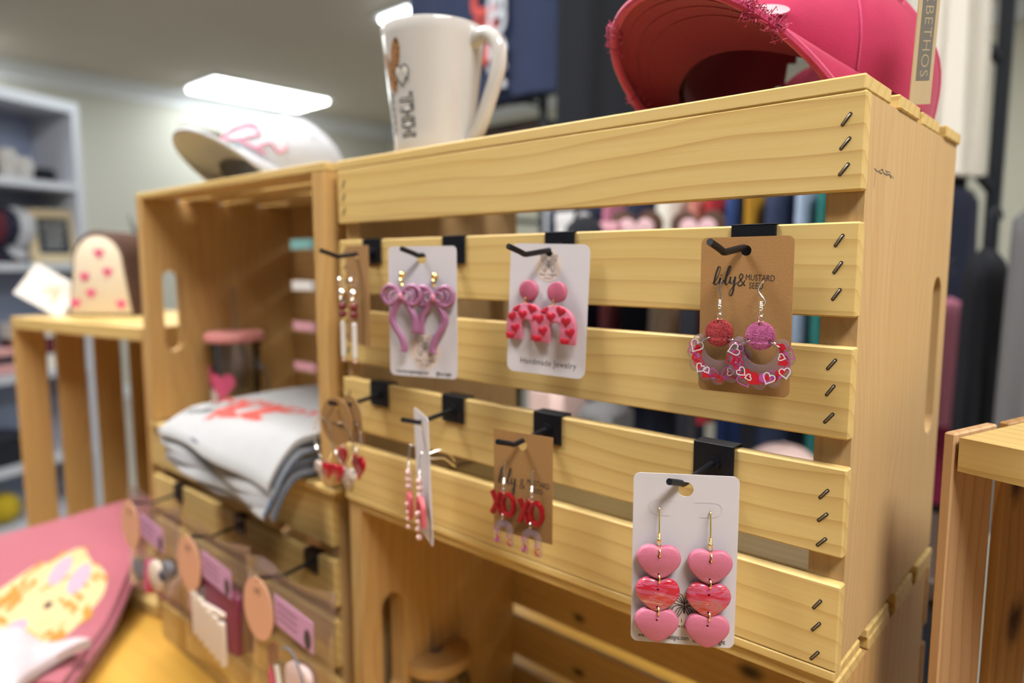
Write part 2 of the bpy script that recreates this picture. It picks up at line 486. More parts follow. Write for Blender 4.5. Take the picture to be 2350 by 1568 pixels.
def thing(name, label, cat, M, group=None):
    o = bpy.data.objects.new(name, None); COL.objects.link(o)
    o.empty_display_size = 0.02
    o.matrix_world = BASE @ M
    o['label'] = label; o['category'] = cat
    if group: o['group'] = group
    return o
def tag(o, label, cat, group=None, M=None):
    o['label'] = label; o['category'] = cat
    if group: o['group'] = group
    if M is not None: o.matrix_world = BASE @ M
    return o
def structure(o, M=None):
    o['kind'] = 'structure'
    o.matrix_world = BASE @ (M or Matrix())
    return o

def rrect(w, h, r, cx=0, cz=0, n=6):
    o = []
    for (sx, sz, a) in ((1, 1, 0), (-1, 1, 90), (-1, -1, 180), (1, -1, 270)):
        for i in range(n+1):
            t = radians(a+90*i/n)
            o.append((cx+sx*(w/2-r)+r*cos(t), cz+sz*(h/2-r)+r*sin(t)))
    return o
def disc(r, cx=0, cz=0, n=36, rz=None): return [(cx+r*cos(2*pi*i/n), cz+(rz or r)*sin(2*pi*i/n)) for i in range(n)]
def heart(w, h, cx=0, cz=0, n=48):
    o = []
    for i in range(n):
        t = 2*pi*i/n
        x = 16*sin(t)**3; z = 13*cos(t)-5*cos(2*t)-2*cos(3*t)-cos(4*t)
        o.append((cx+x/32*w, cz+(z+2.4)/28.8*h))
    return o
FH = ((0, .415), (.10, .474), (.235, .492), (.363, .436), (.459, .309), (.5, .151), (.481, -.011), (.411, -.16), (.30, -.30), (.185, -.415), (.075, -.48), (0, -.5))
def fat_heart(w, h, cx=0, cz=0):
    """broad heart with a shallow notch and a blunt point"""
    q = [(v.x, v.y) for v in bez([(a, b, 0) for a, b in FH], 3)]
    return [(cx+a*w, cz+b*h) for a, b in q]+[(cx-a*w, cz+b*h) for a, b in q[-2:0:-1]]
def bez(pts, n=10):
    """smooth curve through points (Catmull-Rom)"""
    P = [Vector(p) for p in pts]; o = []
    for i in range(len(P)-1):
        p0 = P[max(i-1, 0)]; p1 = P[i]; p2 = P[i+1]; p3 = P[min(i+2, len(P)-1)]
        for k in range(n):
            t = k/n
            o.append(0.5*((2*p1)+(p2-p0)*t+(2*p0-5*p1+4*p2-p3)*t*t+(3*p1-p0-3*p2+p3)*t**3))
    o.append(P[-1]); return o

TXT = {}
def text_polys(txt, size, bold=0.0, spacing=1.0, shear=0.0):
    key = (txt, size, bold, spacing, shear)
    if key in TXT: return TXT[key]
    c = bpy.data.curves.new('t', 'FONT'); c.body = txt; c.size = size; c.align_x = 'CENTER'; c.align_y = 'CENTER'
    c.resolution_u = 3; c.offset = bold; c.space_character = spacing; c.shear = shear
    o = bpy.data.objects.new('t', c)
    me = bpy.data.meshes.new_from_object(o)
    r = ([v.co.copy() for v in me.vertices], [list(p.vertices) for p in me.polygons])
    bpy.data.objects.remove(o); bpy.data.curves.remove(c); bpy.data.meshes.remove(me)
    TXT[key] = r
    return r
def put_text(mb, txt, size, u=0, v=0, y=0, rot=0, bold=0.0, spacing=1.0, sx=1.0, fn=None, shear=0.0):
    vs, fs = text_polys(txt, size, bold, spacing, shear)
    ca, sa = cos(radians(rot)), sin(radians(rot))
    o = []
    for p in vs:
        a, b = p.x*sx, p.y
        x, z = u+a*ca-b*sa, v+a*sa+b*ca
        o.append(fn(x, z) if fn else (x, y, z))
    mb.add(o, fs)
    return mb
def textobj(name, parent, mname, txt, size, **k):
    mb = MB().use(mname); mb.recalc = False; put_text(mb, txt, size, **k)
    return mb.obj(name, parent, smooth=0)

def board(name, parent, c, dims, mname='pine_slat', R=None, b=0.0009):
    """board centred on c; local X along its length dims[0], local Y thickness dims[1], local Z width dims[2]"""
    key = ('board', tuple(round(d, 5) for d in dims), mname)
    if key in TXT:
        o = bpy.data.objects.new(name, TXT[key]); COL.objects.link(o)
        o.parent = parent; o.matrix_local = T(*c) @ (R or Matrix())
        return o
    h = [d/2 for d in dims]
    mb = MB().use(mname); mb.box([-q for q in h], h, b=b)
    o = mb.obj(name, parent, T(*c) @ (R or Matrix()), smooth=0)
    TXT[key] = o.data
    return o

# ---------------------------------------------------------------- setting
X0, X1, Y0, Y1, ZF = -6.75, 3.2, -4.0, 5.4, -ZO
def slab(name, lo, hi, m):
    mb = MB().use(m); mb.box(lo, hi); return structure(mb.obj(name, smooth=0))
slab('floor', (X0, Y0, ZF-0.1), (X1, Y1, ZF), 'floor_vinyl')
slab('ceiling', (X0, Y0, CEIL), (X1, Y1, CEIL+0.1), 'ceiling_paint')
slab('wall_left', (X0-0.1, Y0, ZF), (X0, Y1, CEIL), 'wall_paint')
slab('wall_back', (X0-0.1, Y1, ZF), (X1+0.1, Y1+0.1, CEIL), 'wall_cream')
slab('wall_right', (X1, Y0, ZF), (X1+0.1, Y1, CEIL), 'wall_cream')
for name, q in (('trim_1', [(0, 0), (0.11, 0), (0.11, -0.025), (0.075, -0.05), (0.03, -0.10), (0.022, -0.15), (0, -0.15)]),):
    mb = MB().use('trim_white')
    n = len(q)
    vs = [(X0+a, y, CEIL+c) for y in (Y0, Y1) for a, c in q]
    mb.add(vs, [(i, (i+1) % n, n+(i+1) % n, n+i) for i in range(n)]+[list(range(n)), list(range(n, 2*n))[::-1]])
    structure(mb.obj(name, smooth=30))
mb = MB().use('trim_white'); mb.box((X0+0.1, Y1-0.09, CEIL-0.13), (X1, Y1, CEIL)); structure(mb.obj('trim_2', smooth=0))
mb = MB().use('trim_white'); mb.box((X0, Y0, ZF), (X0+0.02, Y1, ZF+0.12)); structure(mb.obj('baseboard_left', smooth=0))

def troffer(x, y, label, lens='lamp_lens'):
    t = thing('ceiling_light', label, 'ceiling light', T(x, y, CEIL), 'fluorescent ceiling panels')
    mb = MB().use('trim_white')
    for lo, hi in (((-.335, -.64, -.02), (.335, -.60, 0)), ((-.335, .60, -.02), (.335, .64, 0)), ((-.335, -.60, -.02), (-.295, .60, 0)), ((.295, -.60, -.02), (.335, .60, 0))):
        mb.box(lo, hi)
    mb.obj('frame', t, smooth=0)
    mb = MB().use(lens); mb.box((-.295, -.60, -.045), (.295, .60, -.005), b=0.012); mb.obj('diffuser', t, smooth=0)
troffer(-6.18, 3.33, 'long white ceiling panel light above the white cap, nearest the left wall')
troffer(-3.20, 3.36, 'white ceiling panel light half hidden by the navy shirt and the mug')
hid = 'white ceiling panel light, one of the rows overhead outside the view'
for x, y in ((-6.18, 0.4), (-0.3, 3.33), (2.2, 3.33), (-3.25, 0.9)):
    troffer(x, y, hid)
for x, y in ((-0.70, -0.50), (1.50, -0.50)):
    troffer(x, y, hid, 'lamp_lens_bright')

# ---------------------------------------------------------------- crates
L, D, H, TB, EP = 0.4572, 0.2296, 0.3236, 0.0082, 0.0191
R90Y = RY(-90)           # board lying along x -> standing along z
def end_panel(parent, x, Dd, Hh, mname, slot_y, name='end_panel', knots=None):
    """solid end board, local X vertical so that the grain stands; with a hand slot"""
    h, d = (Hh-2*TB)/2-0.0003, (Dd-TB)/2
    sy = slot_y-(TB+d)
    slot = [(a, c) for a, c in rrect(0.115, 0.026, 0.0129, 0, sy, 8)]
    mb = MB().use(mname)
    # plate maps u->x, v->z ; wanted: u up, v along depth
    mb.plate([(-h, -d), (h, -d), (h, d), (-h, d)], -EP/2, EP/2, holes=[slot])
    M = Matrix(((0, 1, 0, 0), (0, 0, 1, 0), (1, 0, 0, 0), (0, 0, 0, 1)))   # local x->z, y->x, z->y
    return mb.obj(name, parent, T(x, TB+d, Hh/2) @ M, smooth=30)
def crate(name, label, M, Ll=L, Dd=D, Hh=H, slat='pine_slat', panel='pine_panel', group=None, staples=False, prot=0.0, side='pine_slat', back=None, side_mats=None):
    t = thing(name, label, 'crate', M, group)
    rnd = random.Random(len(label))
    n = 5; w = 0.0493*(Hh/H); g = (Hh-2*0.0062-n*w)/(n-1)
    sl = []
    for i in range(n):
        z = Hh-0.0082-w/2-i*(w+(Hh-0.0082-0.0062-n*w)/(n-1))
        s = board('slat', t, (Ll/2, TB/2, z), (Ll, TB, w), back[i] if back else slat)
        sl.append((s, z))
    m = 4; w2 = 0.0465*(Dd/D); g2 = (Dd-m*w2)/(m-1)
    for zc, tt in ((Hh-TB/2, TB), (0.0031, 0.0062)):
        for i in range(m):
            dl = rnd.uniform(-1, 1)*prot
            nm = (side_mats[i] if side_mats else side)
            board('side_slat', t, (Ll/2+dl, w2/2+i*(w2+g2), zc), (Ll, tt, w2), nm, RX(-90))
    for x in (EP/2+0.001, Ll-EP/2-0.001):
        end_panel(t, x, Dd, Hh, panel, Dd-0.0345)
    return t, sl

main, main_slats = crate('wooden_crate', 'pale pine crate with five front slats hung with earring cards, under mug and pink cap', Matrix(), prot=0.0012)
# staples, three at the right end of each front slat
def staple_mesh():
    mb = MB().use('staple_recess_shade'); mb.recalc = True
    mb.plate(rrect(0.0078, 0.0018, 0.0008), -0.00018, 0.0006)
    mb.use('staple_metal'); mb.tube([(-0.0030, 0.0001, 0), (-0.0024, -0.0003, 0), (0.0024, -0.0003, 0), (0.0030, 0.0001, 0)], 0.00042, 6)
    return mb
st = None
SZ = [(0.302, 0.290, 0.277), (0.241, 0.227, 0.213), (0.176, 0.162, 0.147), (0.105, 0.092, 0.078), (0.042, 0.029, 0.012)]
for (s, zc), zs in zip(main_slats, SZ):
    for k, z in enumerate(zs):
        for side in (1, 0):
            x = 0.4455+0.0006*(4-SZ.index(zs)) - L/2 if side else 0.0095-L/2
            if st is None: st = staple_mesh().obj('staple', s); o = st
            else: o = st.copy(); COL.objects.link(o); o.parent = s
            o.matrix_local = T(x, -TB/2, z-zc) @ RY(-52+random.uniform(-5, 5))
# pencilled mark on the right end panel
mb = MB().use('ink_blue'); mb.recalc = False
P = bez([(0.0, 0.0), (0.008, -0.001), (0.014, 0.0008), (0.020, -0.0012), (0.028, -0.0006), (0.034, -0.0016)], 8)
rr = random.Random(3)
for k in range(14):
    a = rr.uniform(0, 0.036); mb.ribbon([(a, rr.uniform(-0.002, 0.0012)), (a+rr.uniform(0.001, 0.005), rr.uniform(-0.003, 0.001))], 0.00035)
mb.ribbon(P, 0.0004); mb.ribbon([(0.003, 0.0), (0.001, -0.010)], 0.0003)
mb.obj('pencil_mark', main, T(L-0.0008, 0.022, 0.279) @ RZ(90) @ RY(0), smooth=0)

flip = T(L, D, 0) @ RZ(180)
low, _ = crate('wooden_crate', 'pine crate with its open side forward under the earring crate, holding a lidded jar', T(0, 0.003, -H-0.0004) @ flip, slat='pine_stain', panel='pine_warm')
upl, _ = crate('wooden_crate', 'pine crate with its open side forward under the white cap, holding grey shirts', T(-0.470, -0.006, 0.0006) @ flip, slat='pine_warm', panel='pine_warm')
lol, _ = crate('wooden_crate', 'pine crate with front slats under the grey shirts, hung with cellophane packets', T(-0.482, 0.0, -H-0.0004), slat='pine_slat')
def standing(label, corner, yaw, Ll, Dd, Hh, **k):
    a = radians(yaw); n = Vector((-sin(a), cos(a), 0))
    R = Matrix(((0, 0, 1, 0), (0, -1, 0, 0), (1, 0, 0, 0), (0, 0, 0, 1)))
    p = Vector(corner)+n*Dd
    return crate('wooden_crate', label, T(*p) @ RZ(yaw) @ R, Ll, Dd, Hh, **k)
std, _ = standing('pine crate standing on its end at the left, arch-shaped box on top', (-0.945, -0.056, -H), 10, 0.4572, 0.26, 0.42, slat='pine_warm', panel='pine_slat', side='pine_warm')
rgt, _ = standing('pine crate standing on its end, cropped at the lower right corner', (0.4885, 0.0665, -H), -17.5, 0.4572, D, H, slat='pine_knotty', panel='pine_slat', side='pine_pink', prot=0.002, side_mats=['pine_pink', 'pine_pink', 'pine_knotty', 'pine_pink'])
for s in rgt.children:
    pass

# table
tb = thing('display_table', 'honey yellow wooden table under the crates', 'table', T(-0.2, 0.1, -H-0.001-0.7504+0.001))
zt = 0.7494
mb = MB().use('table_wood'); mb.box((-0.85, -0.62, zt-0.03), (1.05, 0.42, zt), b=0.003); mb.obj('tabletop', tb, smooth=0)
for lx in (-0.78, 0.98):
    for ly in (-0.55, 0.35):
        mb = MB().use('table_wood'); mb.box((lx-0.03, ly-0.03, 0), (lx+0.03, ly+0.03, zt-0.03), b=0.003); mb.obj('leg', tb, smooth=0)
mb = MB().use('table_wood'); mb.box((-0.75, -0.52, zt-0.11), (0.95, -0.50, zt-0.031)); mb.box((-0.75, 0.32, zt-0.11), (0.95, 0.34, zt-0.031)); mb.obj('apron', tb, smooth=0)

# ---------------------------------------------------------------- hooks on the slats
def hook(label, x, y, ztop, rod=0.054, group='black slat hooks'):
    t = thing('display_hook', label, 'hook', T(x, y, ztop), group)
    w, th = 0.013, 0.0013
    mb = MB().use('black_metal')
    mb.box((-w, -th-0.0006, -0.0205), (w, -0.0006, th+0.0004), b=0.0004)       # front plate
    mb.box((-w, -th-0.0006, 0.0004), (w, TB+0.002, th+0.0004), b=0.0004)       # over the slat
    mb.box((-w, TB+0.0008, -0.012), (w, TB+0.002, th+0.0004), b=0.0004)        # behind the slat
    mb.obj('bracket', t, smooth=30)
    mb = MB().use('black_metal')
    mb.tube([(0, -0.0018, -0.0105), (0, -0.0030, -0.0105), (0, -0.0031, -0.0105)], [0.0046, 0.0046, 0.0036], 16)
    zr = -0.0105
    pts = bez([(0, -0.0025, zr), (0, -0.018, zr-0.0016), (0, -0.0345, zr-0.0036), (0, -0.0385, zr-0.0036), (0, -0.0425, zr-0.0022), (0, -rod, zr+0.0012+(rod-0.054)*0.4)], 5)
    mb.tube(pts, 0.0019, 10)
    mb.obj('rod', t, smooth=35)
    return t
ZU, ZL = 0.2494, 0.1205
HK = dict(A=(0.052, ZU), B=(0.158, ZU), C=(0.2645, ZU), D=(0.402, ZU), E=(0.058, ZL), F=(0.1555, ZL), G=(0.2545, ZL), H=(0.3825, ZL))
HL = dict(A='black hook at the far left of the upper row, behind the narrow kraft card', B='black hook in the upper row holding the mauve bow earrings', C='black hook in the upper row holding the arch earrings', D='black hook in the upper row holding the large kraft card',
          E='black hook at the far left of the lower row, holding the round kraft discs', F='black hook in the lower row holding the edge-on white card', G='black hook in the lower row holding the small kraft card', H='black hook in the lower row holding the heart earrings card')
for k, (x, z) in HK.items(): hook(HL[k], x, 0, z)
for x, lb in ((-0.396, 'black hook on the lower left crate, leftmost of its three packet hooks'), (-0.222, 'black hook on the lower left crate, middle of its three packet hooks'), (-0.066, 'black hook on the lower left crate, nearest the jar crate')):
    hook(lb, x, 0.0, -H-0.0004+ZU, 0.060)

# ---------------------------------------------------------------- earring cards
def butterfly(mb, cx, cz, s, y):
    """line drawing of a butterfly, s = half span"""
    for sg in (1, -1):
        for p in ([(0.06, 0.1), (0.45, 0.75), (0.95, 0.95), (1.0, 0.6), (0.7, 0.1), (0.1, -0.05)],
                  [(0.1, -0.05), (0.62, -0.15), (0.8, -0.55), (0.5, -0.95), (0.2, -0.55), (0.06, -0.2)],
                  [(0.08, 0.1), (0.5, 0.5), (0.95, 0.8)], [(0.1, 0.05), (0.55, 0.3), (0.92, 0.5)], [(0.1, -0.1), (0.45, -0.35), (0.62, -0.75)], [(0.08, -0.12), (0.3, -0.4), (0.5, -0.9)],
                  [(0.03, 0.3), (0.15, 0.62), (0.3, 0.72)]):
            mb.ribbon([(cx+sg*v.x*s, cz+v.y*s) for v in bez([(a, b, 0) for a, b in p], 5)], s*0.055, y)
    mb.ribbon([(cx, cz+0.3*s), (cx, cz-0.6*s)], [s*0.09, s*0.12], y)
def lily(mb, u, v, k, y):
    """brush script word, k = scale so that the word is about 2.2*k wide"""
    def st(p, w):
        q = bez([(a, b, 0) for a, b in p], 8); n = len(q)
        ws = []
        for i in range(n):
            t = q[min(i+1, n-1)]-q[max(i-1, 0)]
            ws.append(w*k*(0.45+0.75*max(0, -t.normalized().y)))
        mb.ribbon([(u+c.x*k, v+c.y*k) for c in q], ws, y)
    st([(-0.05, 0.05), (0.25, 0.3), (0.52, 0.9), (0.62, 1.38), (0.46, 1.42), (0.30, 1.0), (0.14, 0.35), (0.12, 0.0), (0.30, -0.03), (0.50, 0.2), (0.64, 0.5)], 0.14)
    st([(0.64, 0.52), (0.58, 0.2), (0.60, 0.0), (0.74, -0.02), (0.90, 0.2), (1.12, 0.55)], 0.12)
    mb.ribbon([(u+0.69*k, v+0.78*k), (u+0.72*k, v+0.70*k)], 0.1*k, y)
    st([(1.12, 0.55), (1.35, 0.9), (1.52, 1.42), (1.38, 1.45), (1.22, 1.0), (1.08, 0.3), (1.10, 0.0), (1.26, 0.0), (1.42, 0.3), (1.50, 0.55)], 0.14)
    st([(1.52, 0.6), (1.46, 0.25), (1.52, 0.05), (1.66, 0.1), (1.84, 0.5), (1.86, 0.6)], 0.12)
    st([(1.90, 0.62), (1.82, 0.1), (1.74, -0.6), (1.60, -0.95), (1.42, -0.9), (1.48, -0.6), (1.75, -0.2), (2.05, 0.1)], 0.14)
def amp(mb, u, v, k, y):
    q = bez([(0.62, -0.05, 0), (0.30, 0.35, 0), (0.12, 0.72, 0), (0.28, 0.95, 0), (0.42, 0.75, 0), (0.20, 0.42, 0), (0.0, 0.15, 0), (0.16, -0.05, 0), (0.42, 0.12, 0), (0.58, 0.42, 0)], 6)
    mb.ribbon([(u+c.x*k, v+c.y*k) for c in q], 0.09*k, y)

CT = 0.0005
def card(label, loc, yaw, w, h, top, m='white_card', corner=0.004, hole=0.0042, roll=0.0, pitch=0.0, group='earring cards'):
    """card hung through its hole; origin is the hole; top = distance from the hole to the upper edge"""
    M = T(*loc) @ RZ(yaw) @ RY(roll) @ RX(pitch)
    t = thing('earring_card', label, 'card', M, group)
    mb = MB().use(m)
    mb.plate(rrect(w, h, corner, 0, top-h/2), -CT/2, CT/2, holes=[disc(hole, 0, 0, 24)] if hole else [])
    mb.obj('backing_card', t, smooth=30)
    return t, M
YP = -CT/2-0.00012
def sub(M, u=0, v=0, y=0): return M @ T(u, y, v)

def fish_hook(mb, drop=0.017, bead=0.0013, s_curve=0.0, back=0.0045, m='gold'):
    """ear wire: comes out of the card at the origin, hangs down to a bead and a loop"""
    mb.use(m)
    mb.tube(bez([(0, 0.0012, 0.0), (0, -0.0022, 0.0006), (s_curve*-1.0, -0.0036, -0.004), (s_curve*0.8, -0.0042, -0.010), (0, -0.0044, -drop)], 6), 0.00046, 8)
    mb.tube([(0, -0.0044, -drop+0.0028), (0, -0.0044, -drop)], 0.00075, 8)
    for k in range(4): mb.ring((0, -0.0044, -drop+0.0005+k*0.0007), 0.00078, 0.0002, (0, 0, 1), 10, 5)
    mb.sphere((0, -0.0044, -drop-0.0011), bead, 12, 8)
    mb.ring((0, -0.0044, -drop-0.0034), 0.0013, 0.00032, (0.35, 1, 0), 16, 6)

# H: white card with two triple-heart earrings
w, h = 0.0578, 0.1003
cH, MH = card('white card with two gold-hooked triple heart earrings, nearest the camera', (0.3845, -0.0385, 0.1035), 32.9, w, h, 0.0086, group='white earring cards')
mb = MB().use('blush_print'); mb.recalc = False
mb.plate(disc(0.0105, 0.0005, -0.0715, 40), YP, YP+0.0001); o = mb.obj('logo_disc', cH, smooth=0)
mb = MB().use('ink_black'); mb.recalc = False
butterfly(mb, 0.0008, -0.0676, 0.0088, YP-0.0001); put_text(mb, 'five 1 eight', 0.0034, 0.0005, -0.0775, YP-0.0001, bold=0.00006); put_text(mb, 'designs', 0.0022, 0.0005, -0.0806, YP-0.0001, spacing=1.3, bold=0.00005)
mb.obj('butterfly_logo', cH, smooth=0)
mb = MB().use('ink_black'); mb.recalc = False
put_text(mb, 'www.five1eightdesigns.com', 0.0039, -0.0105, -0.0878, YP, bold=0.00004, sx=0.66); put_text(mb, '@five1eight', 0.0042, 0.0172, -0.0884, YP, bold=0.00004, sx=0.66)
a = 0.0013
mb.ribbon(rrect(2*a, 2*a, 0.0007, 0.00755, -0.0883), 0.0004, YP, closed=True); mb.ribbon(disc(0.0007, 0.00755, -0.0883, 14), 0.00032, YP, closed=True); mb.ribbon(disc(0.00016, 0.0083, -0.0876, 6), 0.0002, YP, closed=True)
mb.obj('web_address', cH, smooth=0)
mb = MB().use('card_cut'); mb.recalc = False
for c, sg in ((-0.0142, 1), (0.0136, -1)):
    P = [(c+sg*q.x, q.y) for q in bez([(0.0085, -0.0076, 0), (0.0, -0.0070, 0), (-0.0052, -0.0084, 0), (-0.0058, -0.0125, 0), (-0.0022, -0.0154, 0), (0.006, -0.0157, 0)], 6)]
    mb.ribbon(P, 0.00028, YP)
mb.obj('slit_line', cH, smooth=0)
def marble(name, seed, deg):
    m = bpy.data.materials.new(name); m.use_nodes = True
    n = m.node_tree.nodes; l = m.node_tree.links; b = n['Principled BSDF']
    b.inputs['Roughness'].default_value = 0.12; b.inputs['Coat Weight'].default_value = 0.6
    tc = n.new('ShaderNodeTexCoord'); mp = n.new('ShaderNodeMapping'); mp.inputs['Location'].default_value = (seed, 0, seed*1.7)
    mp.inputs['Rotation'].default_value = (0, radians(deg), 0); mp.inputs['Scale'].default_value = (60, 60, 260)
    l.new(tc.outputs['Object'], mp.inputs[0]); t = n.new('ShaderNodeTexNoise'); t.inputs['Scale'].default_value = 1.0; t.inputs['Detail'].default_value = 3; t.inputs['Distortion'].default_value = 0.8
    l.new(mp.outputs[0], t.inputs['Vector']); r = n.new('ShaderNodeValToRGB'); e = r.color_ramp.elements
    e[0].position = 0.40; e[0].color = rgb(208, 34, 50); e[1].position = 0.66; e[1].color = rgb(232, 158, 172)
    k = e.new(0.47); k.color = rgb(222, 84, 122); k = e.new(0.53); k.color = rgb(198, 112, 134); k = e.new(0.6); k.color = rgb(212, 40, 60)
    l.new(t.outputs['Fac'], r.inputs[0]); l.new(r.outputs[0], b.inputs['Base Color'])
    MATS[name] = m
marble('marble_left', 3.2, 75); marble('marble_right', 8.4, 35)
def heart_earring(label, M, ms):
    t = thing('earring', label, 'earring', M, 'triple heart earrings')
    mb = MB(); fish_hook(mb, 0.0158); mb.obj('ear_wire', t)
    y = -0.0046
    hw, hh = 0.0244, 0.0197
    for k, (m, cz) in enumerate(zip(ms, (-0.0297, -0.0490, -0.0672))):
        c = (-0.0002*k, cz)
        mb = MB().use(m)
        hl = [disc(0.0007, c[0], cz+hh*0.19, 10), disc(0.0007, c[0], cz-hh*0.335, 10)] if k < 2 else [disc(0.0007, c[0], cz+hh*0.19, 10)]
        mb.plate(fat_heart(hw, hh, c[0], cz), y-0.0018, y+0.0016, holes=hl, b=0.0014, shrink=True)
        mb.obj('heart', t, smooth=50)
    for z in (-0.0240, -0.0392, -0.0582):
        mb = MB().use('gold'); mb.ring((0, y-0.0004, z), 0.0027, 0.00045, (1, 0.25, 0), 20, 6); mb.obj('jump_ring', t)
    return t
heart_earring('left triple heart earring on the white card, middle heart swirled red and pink in blotches', sub(MH, -0.0143, -0.0115, -CT/2), ('clay_pink', 'marble_left', 'clay_pink'))
heart_earring('right triple heart earring on the white card, middle heart streaked red and pink diagonally', sub(MH, 0.0136, -0.0126, -CT/2), ('clay_pink', 'marble_right', 'clay_pink'))

# D: large kraft card with scalloped acrylic earrings
w, h = 0.0505, 0.0868
cD, MD = card('large kraft card with lettering and scalloped acrylic heart earrings', (0.4035, -0.0135, 0.2362), 6.3, w, h, 0.0075, 'kraft_card', 0.0035, 0.0029, roll=-0.4, group='kraft earring cards')
mb = MB().use('ink_black'); mb.recalc = False
lily(mb, -0.0180, -0.0183, 0.0066, YP); amp(mb, -0.0040, -0.0190, 0.0066, YP)
put_text(mb, 'MUSTARD', 0.0048, 0.0080, -0.0150, YP, rot=-2, sx=0.72, bold=-0.00002); put_text(mb, 'SEED', 0.0047, 0.0060, -0.0193, YP, rot=-2, sx=0.76, bold=-0.00002)
mb.obj('lettering', cD, smooth=0)
def scallop_earring(label, M, disc_m, s_curve, seed):
    t = thing('earring', label, 'earring', M, 'scalloped acrylic earrings')
    mb = MB(); fish_hook(mb, 0.0128, 0.0013, s_curve, m='silver'); mb.obj('ear_wire', t)
    mb = MB().use('silver'); mb.ring((0, -0.0046, -0.0196), 0.0019, 0.0004, (0.6, 1, 0), 18, 6); mb.obj('jump_ring', t)
    yd = -0.0046; cz = -0.0285
    mb = MB().use(disc_m)
    mb.plate(disc(0.0077, 0, cz, 40), yd-0.0012, yd+0.0012, holes=[disc(0.0008, 0, cz+0.0062, 10), disc(0.0008, -0.0054, cz-0.0028, 10), disc(0.0008, 0.0054, cz-0.0028, 10)], b=0.0003)
    mb.obj('glitter_disc', t, smooth=30)
    for sg in (-1, 1):
        mb = MB().use('silver'); mb.tube([(sg*0.0078+c.x, yd+c.y, cz-0.0040+c.z) for c in [Vector((sg*0.0030*cos(a), -0.0022*sin(a), -0.0015*cos(a))) for a in [2*pi*i/18 for i in range(18)]]], 0.00038, 6, closed=True); mb.obj('jump_ring', t)
    # scalloped crescent : outer lobes about (0,cz-0.0135), round cut-out above
    oc = cz-0.0130; R = 0.0142; out = []
    lobes = 9
    A0, A1 = radians(142), radians(398)
    cen = []
    for k in range(lobes):
        a = A0+(A1-A0)*k/(lobes-1); cen.append((R*cos(a), oc+R*0.88*sin(a)))
    lr = 0.0041
    for k, (cx, cz2) in enumerate(cen):
        a = A0+(A1-A0)*k/(lobes-1)
        lo, hi = (-75, 75)
        if k == 0: lo = -150
        if k == lobes-1: hi = 150
        for i in range(9):
            b = a+radians(lo+(hi-lo)*i/8); out.append((cx+lr*cos(b), cz2+lr*sin(b)))
    # inner arc back
    ic = cz-0.0072; r = 0.0086
    for i in range(19):
        b = radians(15-210*i/18); out.append((r*cos(b), ic+r*sin(b)))
    mb = MB().use('clear_acrylic'); mb.plate(out, yd-0.0010+0.0006, yd+0.0010+0.0006, b=0.0002); mb.obj('acrylic_crescent', t, smooth=30)
    rnd = random.Random(seed)
    for m, n_, hb in (('acrylic_mauve', 8, 0), ('acrylic_red', 9, 0), ('acrylic_white', 6, 0)):
        mb = MB().use(m); mb.recalc = False
        for k in range(n_):
            a = A0+(A1-A0)*(k+rnd.uniform(0.1, 0.9))/n_
            rr_ = R*rnd.uniform(0.80, 1.10)
            px, pz = rr_*cos(a), oc+rr_*0.88*sin(a)
            if (px**2+(pz-ic)**2) < (r+0.0026)**2: px, pz = px*1.12, pz-0.003
            s_ = rnd.uniform(0.0040, 0.0078)*(0.8 if k % 3 == 2 else 1.0); rot = rnd.uniform(-1.6, 1.6)
            hp = [(px+x*cos(rot)-z*sin(rot), pz+x*sin(rot)+z*cos(rot)) for x, z in heart(s_, s_, n=22)]
            yy = yd-0.0010+0.0006-0.0001-(0.00005*'mrw'.index(m[8]))
            if m != 'acrylic_white' and rnd.random() < 0.28: mb.plate(hp, yy, yy+0.00004)
            else: mb.ribbon(hp, 0.0006 if m != 'acrylic_white' else 0.0006, yy, closed=True)
        if m != 'acrylic_white':
            for k in range(4):       # long swashes that follow the crescent
                a = A0+(A1-A0)*(0.04+0.25*k+(0.08 if m == 'acrylic_red' else 0)); q = []
                for i in range(9):
                    b = a+radians(6*i); rr_ = R*(0.95+0.10*sin(i*1.1+k+seed)); q.append((rr_*cos(b), oc+rr_*0.88*sin(b)))
                mb.ribbon(q, [0.0005+0.0013*sin(pi*i/8) for i in range(9)], yd-0.0010+0.0006-0.0001)
        mb.obj('heart_print', t, smooth=0)
    return t
scallop_earring('scalloped earring with red glitter disc on the large kraft card', sub(MD, -0.0122, -0.0170, -CT/2), 'glitter_red', 0.0006, 5)
scallop_earring('scalloped earring with pink glitter disc on the large kraft card', sub(MD, 0.0112, -0.0172, -CT/2-0.0030), 'glitter_pink', 0.0022, 11)

# C: white card with polka-heart arches
w, h = 0.0610, 0.0900
cC, MC = card('white card reading Handmade Jewelry with pink arch earrings', (0.2645, -0.0125, 0.2364), 10.7, w, h, 0.0060, corner=0.0055, hole=0.0028, roll=1.7, pitch=-1, group='white earring cards')
mb = MB().use('blush_print'); mb.recalc = False; mb.plate(disc(0.0103, 0.0002, -0.0094, 40), YP, YP+0.0001, holes=[disc(0.0030, 0, 0, 20)]); mb.obj('logo_disc', cC, smooth=0)
mb = MB().use('ink_grey'); mb.recalc = False
butterfly(mb, 0.0002, -0.0074, 0.0062, YP-0.0001); put_text(mb, 'five 1 eight', 0.0030, 0.0002, -0.0148, YP-0.0001); put_text(mb, 'designs', 0.0020, 0.0002, -0.0172, YP-0.0001, spacing=1.2)
mb.obj('butterfly_logo', cC, smooth=0)
textobj('lettering', cC, 'ink_grey', 'Handmade Jewelry', 0.0062, u=0.0022, v=-0.0758, y=YP, sx=0.88, spacing=1.06)
